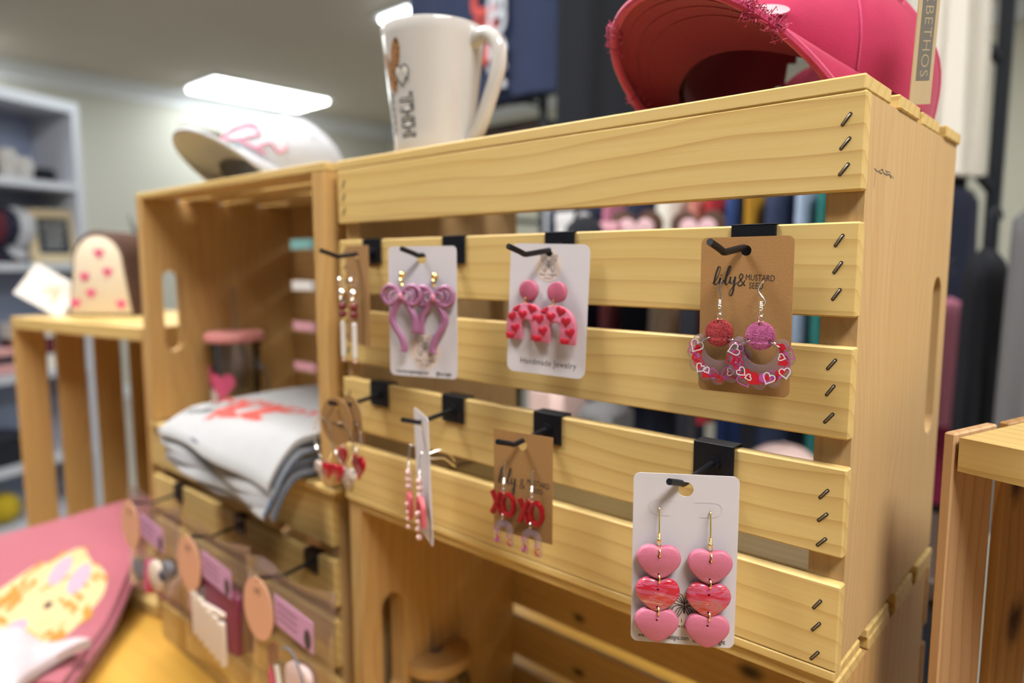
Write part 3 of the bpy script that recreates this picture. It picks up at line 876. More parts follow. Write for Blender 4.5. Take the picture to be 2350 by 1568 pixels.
def arch_earring(label, M, seed):
    t = thing('earring', label, 'earring', M, 'pink arch earrings')
    mb = MB().use('clay_pink_deep'); mb.plate(disc(0.0071, 0, 0, 36), -0.0036, -0.0002, b=0.001); mb.obj('stud_disc', t, smooth=50)
    mb = MB().use('gold'); mb.ring((-0.0012, -0.0030, -0.0072), 0.0024, 0.00048, (1, 0.2, 0), 18, 6); mb.obj('jump_ring', t)
    Ro, ri, leg = 0.0158, 0.0038, 0.0105; cz = -0.0240
    out = [(Ro*cos(pi*i/24), cz+Ro*0.96*sin(pi*i/24)) for i in range(25)]+[(-Ro, cz-leg), (-ri, cz-leg)]+[(-ri*cos(pi*i/12), cz+ri*sin(pi*i/12)) for i in range(13)]+[(ri, cz-leg), (Ro, cz-leg)]
    mb = MB().use('clay_pink'); mb.plate(out, -0.0040, -0.0006, b=0.0007); mb.obj('arch', t, smooth=50)
    rnd = random.Random(seed)
    mb = MB().use('clay_red')
    spots = [(-0.0076, 0.0118, 35), (0.0046, 0.0112, -15), (0.0088, 0.0044, 0), (-0.0026, 0.0068, 5), (-0.0112, 0.0050, 10), (-0.0080, -0.0030, 15), (0.0124, -0.0028, 15), (-0.0122, -0.0090, 0), (0.0086, -0.0094, 0)]
    for x, z, r_ in spots:
        rr_ = radians(r_)
        hp = [(x+a*cos(rr_)-b*sin(rr_), cz+z+a*sin(rr_)+b*cos(rr_)) for a, b in heart(0.0074, 0.0070, n=20)]
        hp = [(max(-Ro*0.985, min(Ro*0.985, a)), max(cz-leg+0.0002, b)) for a, b in hp]
        hp = [((math.copysign(max(abs(a), ri*1.02), x), b) if b < cz else (a, b)) for a, b in hp]
        if z > 0: hp = [((a, b) if math.hypot(a, (b-cz)/0.96) < Ro*0.985 else (a*Ro*0.985/math.hypot(a, (b-cz)/0.96), cz+(b-cz)*Ro*0.985/math.hypot(a, (b-cz)/0.96))) for a, b in hp]
        mb.plate(hp, -0.0045, -0.0036, b=0.0002)
    mb.obj('red_heart_dots', t, smooth=50)
    return t
arch_earring('pink arch earring with red hearts, left one on the Handmade Jewelry card', sub(MC, -0.0140, -0.0262, -CT/2), 1)
arch_earring('pink arch earring with red hearts, right one overlapping the other on its card', sub(MC, 0.0102, -0.0262, -CT/2-0.0040), 2)

# B: white card with mauve bows
w, h = 0.0600, 0.1005
cB, MB_ = card('white card with two mauve bow earrings on gold ball studs', (0.1570, -0.0335, 0.2330), 18.1, w, h, 0.0092, group='white earring cards')
mb = MB().use('blush_print'); mb.recalc = False; mb.plate(disc(0.0135, 0.0022, -0.0715, 40), YP, YP+0.0001); mb.obj('logo_disc', cB, smooth=0)
mb = MB().use('ink_grey'); mb.recalc = False
butterfly(mb, 0.0022, -0.0668, 0.0085, YP-0.0001); put_text(mb, 'five 1 eight', 0.0040, 0.0022, -0.0785, YP-0.0001); put_text(mb, 'designs', 0.0026, 0.0022, -0.0816, YP-0.0001, spacing=1.2)
mb.obj('butterfly_logo', cB, smooth=0)
mb = MB().use('ink_black'); mb.recalc = False
put_text(mb, 'www.five1eightdesigns.com', 0.0040, -0.0098, -0.0878, YP, bold=0.00004, sx=0.66); put_text(mb, '@five1eight', 0.0042, 0.0180, -0.0880, YP, bold=0.00004, sx=0.68)
mb.obj('web_address', cB, smooth=0)
def bow_earring(label, M, sg):
    t = thing('earring', label, 'earring', M, 'mauve bow earrings')
    mb = MB().use('gold'); mb.sphere((0, -0.0026, 0), 0.0026, 16, 10); mb.ring((-0.0004, -0.0030, -0.0054), 0.0030, 0.0005, (1, 0.3, 0), 18, 6); mb.obj('ball_stud', t)
    y = -0.0042; kz = -0.0165
    for s in (-1, 1):
        mb = MB().use('bow_mauve')
        for k, sc_ in enumerate((1.0, 0.74, 0.48)):
            loop = bez([(0, kz, 0), (s*0.0040*sc_, kz+0.0060*sc_, 0), (s*0.0105*sc_, kz+0.0082*sc_, 0), (s*0.0160*sc_, kz+0.0045*sc_, 0), (s*0.0158*sc_, kz-0.0018*sc_, 0), (s*0.0110*sc_, kz-0.0058*sc_, 0), (s*0.0050*sc_, kz-0.0040*sc_, 0), (0, kz-0.0004, 0)], 7)
            mb.tube([(c.x, y-0.0004*k, c.y) for c in loop], 0.0019 if k == 0 else 0.0012, 8)
        mb.obj('bow_loop', t, smooth=60)
        a, b = (s*sg > 0, s)
        if s*sg < 0: P = [(0, kz-0.001), (s*0.0062, kz-0.0090), (s*0.0090, kz-0.0165), (s*0.0058, kz-0.0240), (s*0.0002, kz-0.0320), (s*-0.0018, kz-0.0392), (s*-0.0004, kz-0.0422)]
        else: P = [(0, kz-0.001), (s*0.0058, kz-0.0070), (s*0.0105, kz-0.0140), (s*0.0120, kz-0.0205), (s*0.0118, kz-0.0280)]
        mb = MB().use('bow_mauve')
        q = bez([(p[0], p[1], 0) for p in P], 6)
        for off, r_ in ((0, 0.0018), (-0.0018, 0.0013), (0.0018, 0.0013)):
            mb.tube([(c.x+off, y+0.0004, c.y) for c in q], [r_]*(len(q)-1)+[r_*0.5], 8)
        mb.obj('bow_tail', t, smooth=60)
    mb = MB().use('bow_pink'); mb.sphere((0, y-0.001, kz), 0.0026, 12, 8, sc=(1, 0.9, 1.2)); mb.obj('bow_knot', t)
    return t
bow_earring('mauve bow earring, left one, overlapping its pair on the white card', sub(MB_, -0.0140, -0.0125, -CT/2-0.0030), 1)
bow_earring('mauve bow earring, right one, tucked behind its pair on the white card', sub(MB_, 0.0128, -0.0132, -CT/2), -1)

# G: small kraft card with XO earrings
w, h = 0.0495, 0.0747
cG, MG = card('small square-cornered kraft card with red XO earrings in the lower row', (0.2545, -0.0285, 0.1040), 6.7, w, h, 0.0085, 'kraft_dark', 0.0004, 0.0038, group='kraft earring cards')
mb = MB().use('ink_black'); mb.recalc = False
lily(mb, -0.0208, -0.0300, 0.0078, YP); amp(mb, -0.0020, -0.0308, 0.0066, YP)
put_text(mb, 'MUSTARD', 0.0056, 0.0132, -0.0258, YP, rot=-2, sx=0.74); put_text(mb, 'SEED', 0.0052, 0.0125, -0.0308, YP, rot=-2, sx=0.8)
mb.obj('lettering', cG, smooth=0)
def xo_earring(label, M):
    t = thing('earring', label, 'earring', M, 'red XO earrings')
    mb = MB(); fish_hook(mb, 0.0125, 0.0014, 0.0006, m='silver'); mb.obj('ear_wire', t)
    mb = MB().use('silver'); mb.ring((-0.0006, -0.0048, -0.0192), 0.0022, 0.00045, (0.6, 1, 0), 18, 6); mb.ring((-0.0006, -0.0048, -0.0375), 0.0021, 0.00045, (1, 0.4, 0), 18, 6); mb.obj('jump_ring', t)
    y = -0.0048; cz = -0.0285; hh = 0.0083
    mb = MB().use('glitter_crimson')
    for a in (1, -1):
        dx, dz = 0.0040, hh*a; n_ = Vector((-dz, dx)).normalized()*0.0016
        mb.plate([(-0.0060-dx+n_.x, cz-dz+n_.y), (-0.0060-dx-n_.x, cz-dz-n_.y), (-0.0060+dx-n_.x, cz+dz-n_.y), (-0.0060+dx+n_.x, cz+dz+n_.y)], y-0.0012-0.0001*a, y+0.0012, b=0.0003)
    mb.plate(disc(0.0062, 0.0040, cz, 32, 0.0092), y-0.0013, y+0.0013, holes=[disc(0.0030, 0.0040, cz, 24, 0.0058)], b=0.0003)
    mb.obj('xo_letters', t, smooth=30)
    Ro, ri = 0.0080, 0.0030; az = -0.0480; lg = 0.0105
    out = [(Ro*cos(pi*i/20), az+Ro*sin(pi*i/20)) for i in range(21)]+[(-Ro, az-lg), (-ri, az-lg)]+[(-ri*cos(pi*i/12), az+ri*sin(pi*i/12)) for i in range(13)]+[(ri, az-lg), (Ro, az-lg)]
    mb = MB().use('clear_acrylic'); mb.plate(out, y-0.001, y+0.001, b=0.0003); mb.obj('acrylic_arch', t, smooth=30)
    rnd = random.Random(4)
    for m in ('acrylic_mauve', 'acrylic_red', 'print_gold'):
        mb = MB().use(m); mb.recalc = False
        for k in range(7):
            x = rnd.choice((-1, 1))*rnd.uniform(ri+0.001, Ro-0.001); z = az-lg+0.001+rnd.uniform(0, 1)**1.6*(lg+0.004)
            mb.plate(disc(rnd.uniform(0.0005, 0.0011), x, z, 8), y-0.00115, y-0.00105)
        mb.obj('confetti_print', t, smooth=0)
    return t
xo_earring('red XO earring, left one on the small kraft card', sub(MG, -0.0128, -0.0150, -CT/2))
xo_earring('red XO earring, right one on the small kraft card', sub(MG, 0.0108, -0.0165, -CT/2))

# F: white card turned edge-on, beaded earrings
w, h = 0.0480, 0.1012
cF, MF = card('white card turned almost edge-on with beaded blush earrings', (0.1545, -0.0345, 0.1040), -27.5, w, h, 0.0095, pitch=1.5, group='white earring cards')
def bead_earring(label, M, oval):
    t = thing('earring', label, 'earring', M, 'beaded blush earrings')
    mb = MB(); fish_hook(mb, 0.0150, 0.0014, m='silver'); mb.obj('ear_wire', t)
    mb = MB().use('pearl_pink'); z = -0.0215; y = -0.0050
    for k in range(3): mb.sphere((0, y, z-k*0.0056), 0.0027, 12, 8)
    mb.obj('pearl_beads', t)
    mb = MB().use('clay_coral')
    if oval: mb.plate(disc(0.0070, 0, z-0.0270, 30, 0.0120), y-0.0016, y+0.0016, b=0.0008)
    else:
        out = [(0.0115*cos(pi*i/20), z-0.022+0.0115*sin(pi*i/20)) for i in range(21)]+[(-0.0115, z-0.034), (-0.005, z-0.034)]+[(-0.005*cos(pi*i/10), z-0.022+0.005*sin(pi*i/10)) for i in range(11)]+[(0.005, z-0.034), (0.0115, z-0.034)]
        mb.plate(out, y-0.0016, y+0.0016, b=0.0008)
    mb.obj('clay_drop', t, smooth=50)
    mb = MB().use('pearl_pink')
    for k in range(4): mb.sphere((0.001*(k % 2), y-0.002, z-0.026-k*0.0062), 0.0026 if not oval else 0.0019, 12, 8)
    mb.obj('pearl_drop', t)
    return t
bead_earring('blush bead and coral oval earring hanging on the edge-on card, outer one', sub(MF, -0.0130, -0.0200, -CT/2-0.004), True)
bead_earring('blush bead and coral arch earring hanging on the edge-on card, inner one', sub(MF, 0.0080, -0.0215, -CT/2), False)
mb = MB().use('silver'); mb.tube(bez([(0.010, 0.0003, -0.022), (0.010, 0.012, -0.0195), (0.010, 0.019, -0.024), (0.010, 0.0235, -0.030)], 6), 0.0005, 6); mb.tube([(0.013, 0.0003, -0.024), (0.013, 0.014, -0.0255), (0.013, 0.023, -0.0335)], 0.0005, 6); mb.obj('wire_ends', cF)

# A: narrow kraft card with bar earrings
cA, MA = card('narrow-looking kraft card with white bar earrings at the far left of the upper row', (0.0520, -0.0175, 0.2360), -13.0, 0.0500, 0.0870, 0.0085, 'kraft_dark', 0.0004, 0.0034, group='kraft earring cards')
def bar_earring(label, M):
    t = thing('earring', label, 'earring', M, 'white bar earrings')
    mb = MB().use('silver'); mb.ring((0, -0.0060, -0.0045), 0.0052, 0.0006, (0.8, 0.6, 0), 18, 6); mb.sphere((0, -0.0062, -0.0145), 0.0034, 14, 8); mb.ring((0, -0.0062, -0.0205), 0.0022, 0.0005, (1, 0.3, 0), 14, 6); mb.obj('ear_hoop', t)
    mb = MB().use('maroon_bead')
    for k in range(2): mb.sphere((0, -0.0062, -0.0265-0.0068*k), 0.0036, 14, 8)
    mb.obj('maroon_beads', t)
    mb = MB().use('white_bead'); mb.box((-0.0026, -0.0080, -0.0720), (0.0026, -0.0044, -0.0400), b=0.0012); mb.obj('white_bar', t, smooth=30)
    mb = MB().use('pearl_pink'); mb.sphere((0, -0.0062, -0.0745), 0.0018, 10, 6); mb.obj('end_bead', t)
    return t
bar_earring('white bar earring with maroon beads, left one on the narrow kraft card', sub(MA, -0.0100, -0.0180, -CT/2-0.004))
bar_earring('white bar earring with maroon beads, right one on the narrow kraft card', sub(MA, 0.0060, -0.0185, -CT/2))

# E: two round kraft discs with hoops and hearts
def round_card(label, M):
    t = thing('earring_card', label, 'card', M, 'round kraft discs')
    mb = MB().use('kraft_dark'); mb.plate(disc(0.0210, 0, -0.0135, 44), -0.0005, 0.0005, holes=[disc(0.0036, 0, 0, 16)]); mb.obj('round_card', t, smooth=30)
    mb = MB().use('ink_black'); mb.recalc = False; put_text(mb, 'hoops', 0.006, 0.001, -0.016, -0.0007, rot=-4, shear=0.3); mb.obj('lettering', t, smooth=0)
    return t
def hoop_earring(label, M, R, beads):
    t = thing('earring', label, 'earring', M, 'silver hoop earrings')
    mb = MB().use('silver'); mb.ring((0, 0, -R), R, 0.0006, (0.25, 1, 0), 40, 6); mb.obj('hoop', t)
    for k, (a, m, s) in enumerate(beads):
        x, z = R*sin(a), -R-R*cos(a)
        mb = MB().use(m); mb.plate(heart(s, s*0.95, x, z-s*0.55), -0.0012-0.0010*k, 0.0006-0.0010*k, b=0.0005, shrink=True); mb.obj('heart_charm', t, smooth=50)
    return t
ME1 = T(0.0580, -0.0470, 0.1075) @ RZ(4); ME2 = T(0.0580, -0.0330, 0.1075) @ RZ(-8)
round_card('round kraft disc card in front, silver hoops dangling red and spotted hearts', ME1)
round_card('round kraft disc card behind the other on the lower left hook', ME2)
hoop_earring('silver hoop with spotted heart charms, outer left on the front round card', sub(ME1, -0.0165, -0.0120, -0.0022), 0.0195, ((-0.2, 'leopard_pale', 0.018), (0.35, 'red_plastic', 0.016)))
hoop_earring('silver hoop with red and spotted heart charms, right on the front round card', sub(ME1, 0.0105, -0.0130, -0.0022), 0.0185, ((0.25, 'leopard_pale', 0.022), (-0.35, 'red_plastic', 0.017)))
hoop_earring('silver hoop with a large red heart charm on the rear round card', sub(ME2, 0.0150, -0.0160, -0.0016), 0.0125, ((0.15, 'red_plastic', 0.023),))
hoop_earring('silver hoop with a small dark red heart charm, left on the rear round card', sub(ME2, -0.0130, -0.0160, -0.0016), 0.0125, ((0.0, 'red_plastic', 0.017),))

# ---------------------------------------------------------------- caps
def cap(label, M, mats, arch=0.060, lift=0.040, Hc=0.118, detail=None, group=None, opening=True, twist=0.0):
    """baseball cap, brim towards local y-; stands on its brim corners and the back of the crown"""
    mc, mu, me_ = mats
    t = thing('baseball_cap', label, 'cap', M, group)
    a, b = 0.080, 0.096
    def base(th):      # th 0 = front centre
        z = lift*(0.5+0.5*cos(th))**2.4+0.002
        return Vector((a*sin(th), -b*cos(th), z))
    def crown(u, s, off=0.0):
        th = -pi+2*pi*u; p = base(th)
        k = max(0.0, 1-s**2.3)**(1/2.0)
        puff = 1+0.05*sin(pi*min(1, s*1.4))
        fr = 0.5+0.5*cos(th)
        zt = Hc+0.010*fr*(1-s)
        x, y = p.x*k*puff, p.y*k*puff+0.006*s
        wr = 0.0016*sin(th*9+s*5)*s*(1-s)*2
        z = p.z*(1-s)**1.5+zt*(s**0.95)
        n = Vector((x, y, 0.02)); n.normalize()
        return Vector((x, y, z))+n*(wr+off)
    nu, nv = 72, 20
    op = radians(34)
    def gridpart(off, mname, name, flip=False):
        mb = MB().use(mname); mb.recalc = False
        vs = [crown(i/nu, j/nv*0.995, off) for j in range(nv+1) for i in range(nu)]
        fs = []
        for j in range(nv):
            for i in range(nu):
                th = -pi+2*pi*(i+0.5)/nu; back = abs((th-twist) % (2*pi)-pi)
                s = (j+0.5)/nv
                if opening and back < op and s < 0.80*math.sqrt(max(0, 1-(back/op)**2))+0.02: continue
                f = (j*nu+i, j*nu+(i+1) % nu, (j+1)*nu+(i+1) % nu, (j+1)*nu+i)
                fs.append(f[::-1] if flip else f)
        mb.add(vs, fs)
        return mb.obj(name, t, smooth=80)
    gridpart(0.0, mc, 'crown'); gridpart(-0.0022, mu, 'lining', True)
    # brim: root follows the front of the crown, the lip is a deep arch
    A = radians(80)
    def brim(u, v, off=0.0):
        ph = -A+2*A*u; r = base(ph*0.98)
        w = 0.073; e = Vector((w*1.0*sin(ph/A*pi/2)**1.0, -b-0.064*cos(ph/A*pi/2)**0.75+0.036*(abs(ph)/A)**2.4, 0))
        e.z = 0.0015+(arch)*max(0.0, cos(ph/A*pi/2))**0.80
        p = r.lerp(e, v); p.z += 0.004*sin(pi*v)*cos(ph/A*pi/2)
        return p+Vector((0, 0, off))
    mb = MB().use(mc); mb.recalc = False; mb.grid(lambda u, v: brim(u, v*0.985, 0.0016), 44, 12); mb.obj('brim_top', t, smooth=80)
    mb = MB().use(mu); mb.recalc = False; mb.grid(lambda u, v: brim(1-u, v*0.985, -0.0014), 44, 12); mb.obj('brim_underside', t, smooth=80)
    mb = MB().use(me_); mb.tube([brim(i/44, 0.985) for i in range(45)], 0.0029, 8); mb.obj('brim_edge', t)
    if not detail == 'simple':
        for k in (0.82, 0.66, 0.5):
            mb = MB().use(mu); mb.tube([brim(i/30, k, -0.0017) for i in range(31)], 0.00035, 5); mb.obj('stitch_row', t)
    mb = MB().use(mu); mb.recalc = True
    mb.grid(lambda u, v: crown(0.10+0.80*u+(twist/(2*pi)) % 1.0, 0.015+0.17*v, -0.0042), 50, 3); mb.obj('sweatband', t, smooth=80)
    if opening:
        mb = MB().use(mu)
        def strap(u, v):
            th = pi+twist-op*1.15+2*op*1.15*u; p = base(th); return Vector((p.x*1.005, p.y*(1.005-0.10*sin(pi*u)), 0.004+0.050*sin(pi*u)**0.7+0.020*v))
        mb.grid(strap, 24, 2); mb.obj('back_strap', t, smooth=80)
    mb = MB().use(mc); mb.sphere((0, 0.006, Hc+0.001), 0.006, 12, 6, sc=(1, 1, 0.5)); mb.obj('top_button', t)
    for k in range(6):
        u = (k+0.0)/6
        if opening and k == 0: continue
        mb = MB().use(me_); mb.tube([crown(u, 0.02+0.95*i/14, 0.0006) for i in range(15)], 0.0007, 5); mb.obj('seam', t)
    for k in range(6):
        u = (k+0.5)/6; p = crown(u, 0.62, 0.0006); q = crown(u, 0.62, 0.0016)
        mb = MB().use(me_); mb.ring(p, 0.0030, 0.0008, q-p, 14, 6); mb.obj('eyelet', t)
    return t, crown, brim, base
MP = T(0.362, 0.172, H+0.0006) @ RZ(-14) @ Matrix.Scale(1.04, 4)
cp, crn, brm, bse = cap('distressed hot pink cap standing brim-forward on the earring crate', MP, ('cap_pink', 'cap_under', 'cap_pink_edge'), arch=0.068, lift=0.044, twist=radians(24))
rnd = random.Random(12)
for u0, n_, sp in ((0.30, 150, 0.045), (0.085, 110, 0.03), (0.80, 200, 0.05)):        # frayed patches along the brim edge
    mb = MB().use('cap_pink_edge'); mb.recalc = False
    for k in range(n_):
        p = brm(min(0.999, max(0.001, u0+rnd.uniform(-sp, sp))), rnd.uniform(0.93, 1.0))+Vector((0, 0, rnd.uniform(-0.003, 0.004)))
        q = p+Vector((rnd.uniform(-1, 1), rnd.uniform(-1.1, 0.6), rnd.uniform(-1, 1)))*0.0052
        m_ = (p+q)/2+Vector((rnd.uniform(-1, 1), rnd.uniform(-1, 1), rnd.uniform(-1, 1)))*0.0032
        mb.tube([p, m_, q], 0.00034, 4, cap=False)
    o = mb.obj('frayed_threads', cp); o['kind'] = 'stuff'
# pale applique on the front of the crown
def on_crown(fn, off): return lambda x, z: fn(0.5+x, z, off)
mb = MB().use('applique'); mb.recalc = False
for (cu, cs, ru, rs) in ((0.515, 0.28, 0.030, 0.060), (0.565, 0.30, 0.026, 0.050), (0.46, 0.32, 0.028, 0.06), (0.50, 0.42, 0.05, 0.06)):
    vs = [crn(cu, cs, 0.0022)]+[crn(cu+ru*cos(2*pi*i/24), cs+rs*sin(2*pi*i/24), 0.0022) for i in range(24)]
    mb.add(vs, [(0, 1+i, 1+(i+1) % 24) for i in range(24)])
mb.obj('applique', cp, smooth=80)
# paper tag hung on the cap's right side
tg = thing('swing_tag', 'brown paper swing tag with a grey strip hanging behind the pink cap', 'tag', T(0.459, 0.106, 0.388) @ RZ(68) @ RX(7) @ RY(-7))
mb = MB().use('tag_paper'); mb.plate([(-0.0095, 0.012), (-0.006, 0.016), (0.006, 0.016), (0.0095, 0.012), (0.0095, -0.062), (-0.0095, -0.062)], -0.0004, 0.0004, holes=[disc(0.0018, 0, 0.0105, 12)]); mb.obj('tag_paper', tg, smooth=0)
mb = MB().use('tag_grey'); mb.plate(rrect(0.0125, 0.052, 0.0004, 0, -0.022), -0.00055, -0.00042); mb.obj('grey_strip', tg, smooth=0)
textobj('lettering', tg, 'tag_paper', 'KBETHOS', 0.0105, u=0, v=-0.022, y=-0.0006, rot=-90, spacing=1.1, bold=-0.0002)
mb = MB().use('cap_pink_edge'); mb.tube(bez([(0, 0, 0.0105), (-0.004, 0.004, 0.022), (-0.016, 0.006, 0.030)], 6), 0.0004, 5); mb.obj('string', tg)

MWc = T(-0.322, 0.134, H+0.0012) @ RZ(6) @ Matrix.Scale(0.90, 4)
wc, wcr, wbr, _ = cap('white cap with rose script embroidery on the open crate', MWc, ('cap_white', 'cap_white', 'cap_white'), arch=0.070, lift=0.040, Hc=0.115, detail='simple')
mb = MB().use('thread_rose'); mb.recalc = False
def stroke3(pts, r):
    q = bez([(p[0], p[1], 0) for p in pts], 6)
    mb.tube([wcr(c.x, c.y, 0.001) for c in q], r, 5)
stroke3([(0.48, 0.16), (0.50, 0.5), (0.56, 0.62), (0.60, 0.5), (0.55, 0.36), (0.51, 0.34)], 0.0024)
stroke3([(0.54, 0.36), (0.58, 0.26), (0.62, 0.16)], 0.0024)
stroke3([(0.44, 0.22), (0.45, 0.5), (0.48, 0.66), (0.53, 0.72), (0.58, 0.66)], 0.0022)
stroke3([(0.60, 0.22), (0.63, 0.36), (0.65, 0.24), (0.67, 0.36)], 0.0020)
stroke3([(0.40, 0.2), (0.42, 0.34), (0.44, 0.2)], 0.0020)
mb.obj('embroidery', wc)
mb = MB().use('gold'); mb.sphere(wbr(0.66, 0.45, 0.003), 0.004, 10, 6, sc=(1, 2.2, 0.4)); mb.obj('metal_charm', wc)
mb = MB().use('cloth_teal'); mb.sphere(wbr(0.70, 0.42, 0.003), 0.005, 10, 6, sc=(1, 1.4, 0.5)); mb.obj('teal_charm', wc)

# ---------------------------------------------------------------- mug on the crate
mg = thing('latte_mug', 'glossy white latte mug with leopard and striped lettering print', 'mug', T(0.082, 0.0485, H+0.0006))
R0, R1, HM = 0.0350, 0.0462, 0.109
mb = MB().use('mug_white')
prof = [(0.001, 0.004), (0.030, 0.004), (0.031, 0.0), (0.0345, 0.0), (R0+0.0006, 0.003)]+[(R0+(R1-R0)*(k/12)**1.15, 0.003+(HM-0.005)*k/12) for k in range(1, 13)]+[(R1-0.0008, HM-0.0004), (R1-0.0022, HM), (R1-0.0036, HM-0.001), (R0-0.003, 0.008), (0.001, 0.007)]
mb.lathe(prof, 56); mb.obj('body', mg, smooth=40)
mb = MB().use('mug_white')
hd = bez([(0.040, 0, 0.093), (0.056, 0, 0.098), (0.068, 0, 0.088), (0.069, 0, 0.070), (0.060, 0, 0.045), (0.048, 0, 0.020), (0.034, 0, 0.006)], 7)
mb.tube(hd, [0.0066]*len(hd), 14, flat=(1.0, 1.0, 1.0), M=RZ(10)); mb.obj('handle', mg)
def mug_surf(x, z, off=0.0003):          # x metres round the wall, z up; x=0 towards the print centre
    r = R0+(R1-R0)*(max(0, z)/HM)**1.15+off; an = radians(273)+x/r
    return (r*cos(an), r*sin(an), z)
mb = MB().use('leopard'); mb.recalc = False
def wrap(mb, outline, off=0.0003):
    c = (sum(p[0] for p in outline)/len(outline), sum(p[1] for p in outline)/len(outline)); n = len(outline); vs = [mug_surf(*c, off)]; fs = []
    for k in (0.5, 1.0): vs += [mug_surf(c[0]+(p[0]-c[0])*k, c[1]+(p[1]-c[1])*k, off) for p in outline]
    fs = [(0, 1+i, 1+(i+1) % n) for i in range(n)]+[(1+i, 1+n+i, 1+n+(i+1) % n, 1+(i+1) % n) for i in range(n)]
    mb.add(vs, fs)
def ell(cx, cz, a, b, rot=0, n=28):
    r_ = radians(rot); return [(cx+a*cos(t)*cos(r_)-b*sin(t)*sin(r_), cz+a*cos(t)*sin(r_)+b*sin(t)*cos(r_)) for t in [2*pi*i/n for i in range(n)]]
wrap(mb, ell(-0.0030, 0.0800, 0.0060, 0.0140, -14)); wrap(mb, ell(-0.0150, 0.0720, 0.0050, 0.0140, 22)); wrap(mb, ell(-0.0095, 0.0610, 0.0060, 0.0100, 12), 0.0004); mb.obj('leopard_print', mg, smooth=0)
for nm, mt, hs in (('striped_heart', 'print_black', heart(0.015, 0.017, 0.0032, 0.0625)),):
    mb = MB().use('paper_white'); mb.recalc = False; wrap(mb, hs, 0.0005); mb.use(mt)
    def rib(pts, w):
        vs = []; n = len(pts)
        for i in range(n):
            a = Vector(pts[max(i-1, 0)]); c = Vector(pts[min(i+1, n-1)]); tt = (c-a).normalized(); nn = Vector((-tt.y, tt.x))*w/2
            vs += [mug_surf(pts[i][0]+nn.x, pts[i][1]+nn.y, 0.0007), mug_surf(pts[i][0]-nn.x, pts[i][1]-nn.y, 0.0007)]
        mb.add(vs, [(2*i, 2*i+1, 2*i+3, 2*i+2) for i in range(n-1)])
    rib(hs+[hs[0]], 0.0011)
    for k in range(4): rib([(-0.001+0.0035*k, 0.057+0.001*abs(k-1.5)), (-0.001+0.0035*k, 0.067-0.001*abs(k-1))], 0.0009)
    mb.obj(nm, mg, smooth=0)
mb = MB().use('print_black'); mb.recalc = False
put_text(mb, 'THH', 0.0185, 0.0045, 0.0305, 0, rot=-90, sx=0.95, bold=0.0010, fn=lambda x, z: mug_surf(x, z, 0.0004)); mb.use('paper_white'); put_text(mb, 'THH', 0.0185, 0.0045, 0.0305, 0, rot=-90, sx=0.95, bold=-0.0005, fn=lambda x, z: mug_surf(x, z, 0.0006)); mb.obj('striped_lettering', mg, smooth=0)
mb = MB().use('print_black'); mb.recalc = False; put_text(mb, 'MAMA', 0.012, -0.0155, 0.034, 0, rot=-90, fn=lambda x, z: mug_surf(x, z, 0.0004)); mb.obj('small_lettering', mg, smooth=0)

# little wooden peg sign behind, at the seam of the two top crates
pg = thing('wooden_peg', 'small wooden block with a dark mark behind the mug, at the crate seam', 'block', T(-0.030, 0.190, H+0.0008))
mb = MB().use('bamboo'); mb.box((-0.011, -0.011, 0), (0.011, 0.011, 0.046), b=0.003); mb.obj('block', pg, smooth=0)
mb = MB().use('print_black'); mb.plate(heart(0.012, 0.010, 0, 0.012), -0.0115, -0.0108); mb.obj('dark_heart', pg, smooth=0)

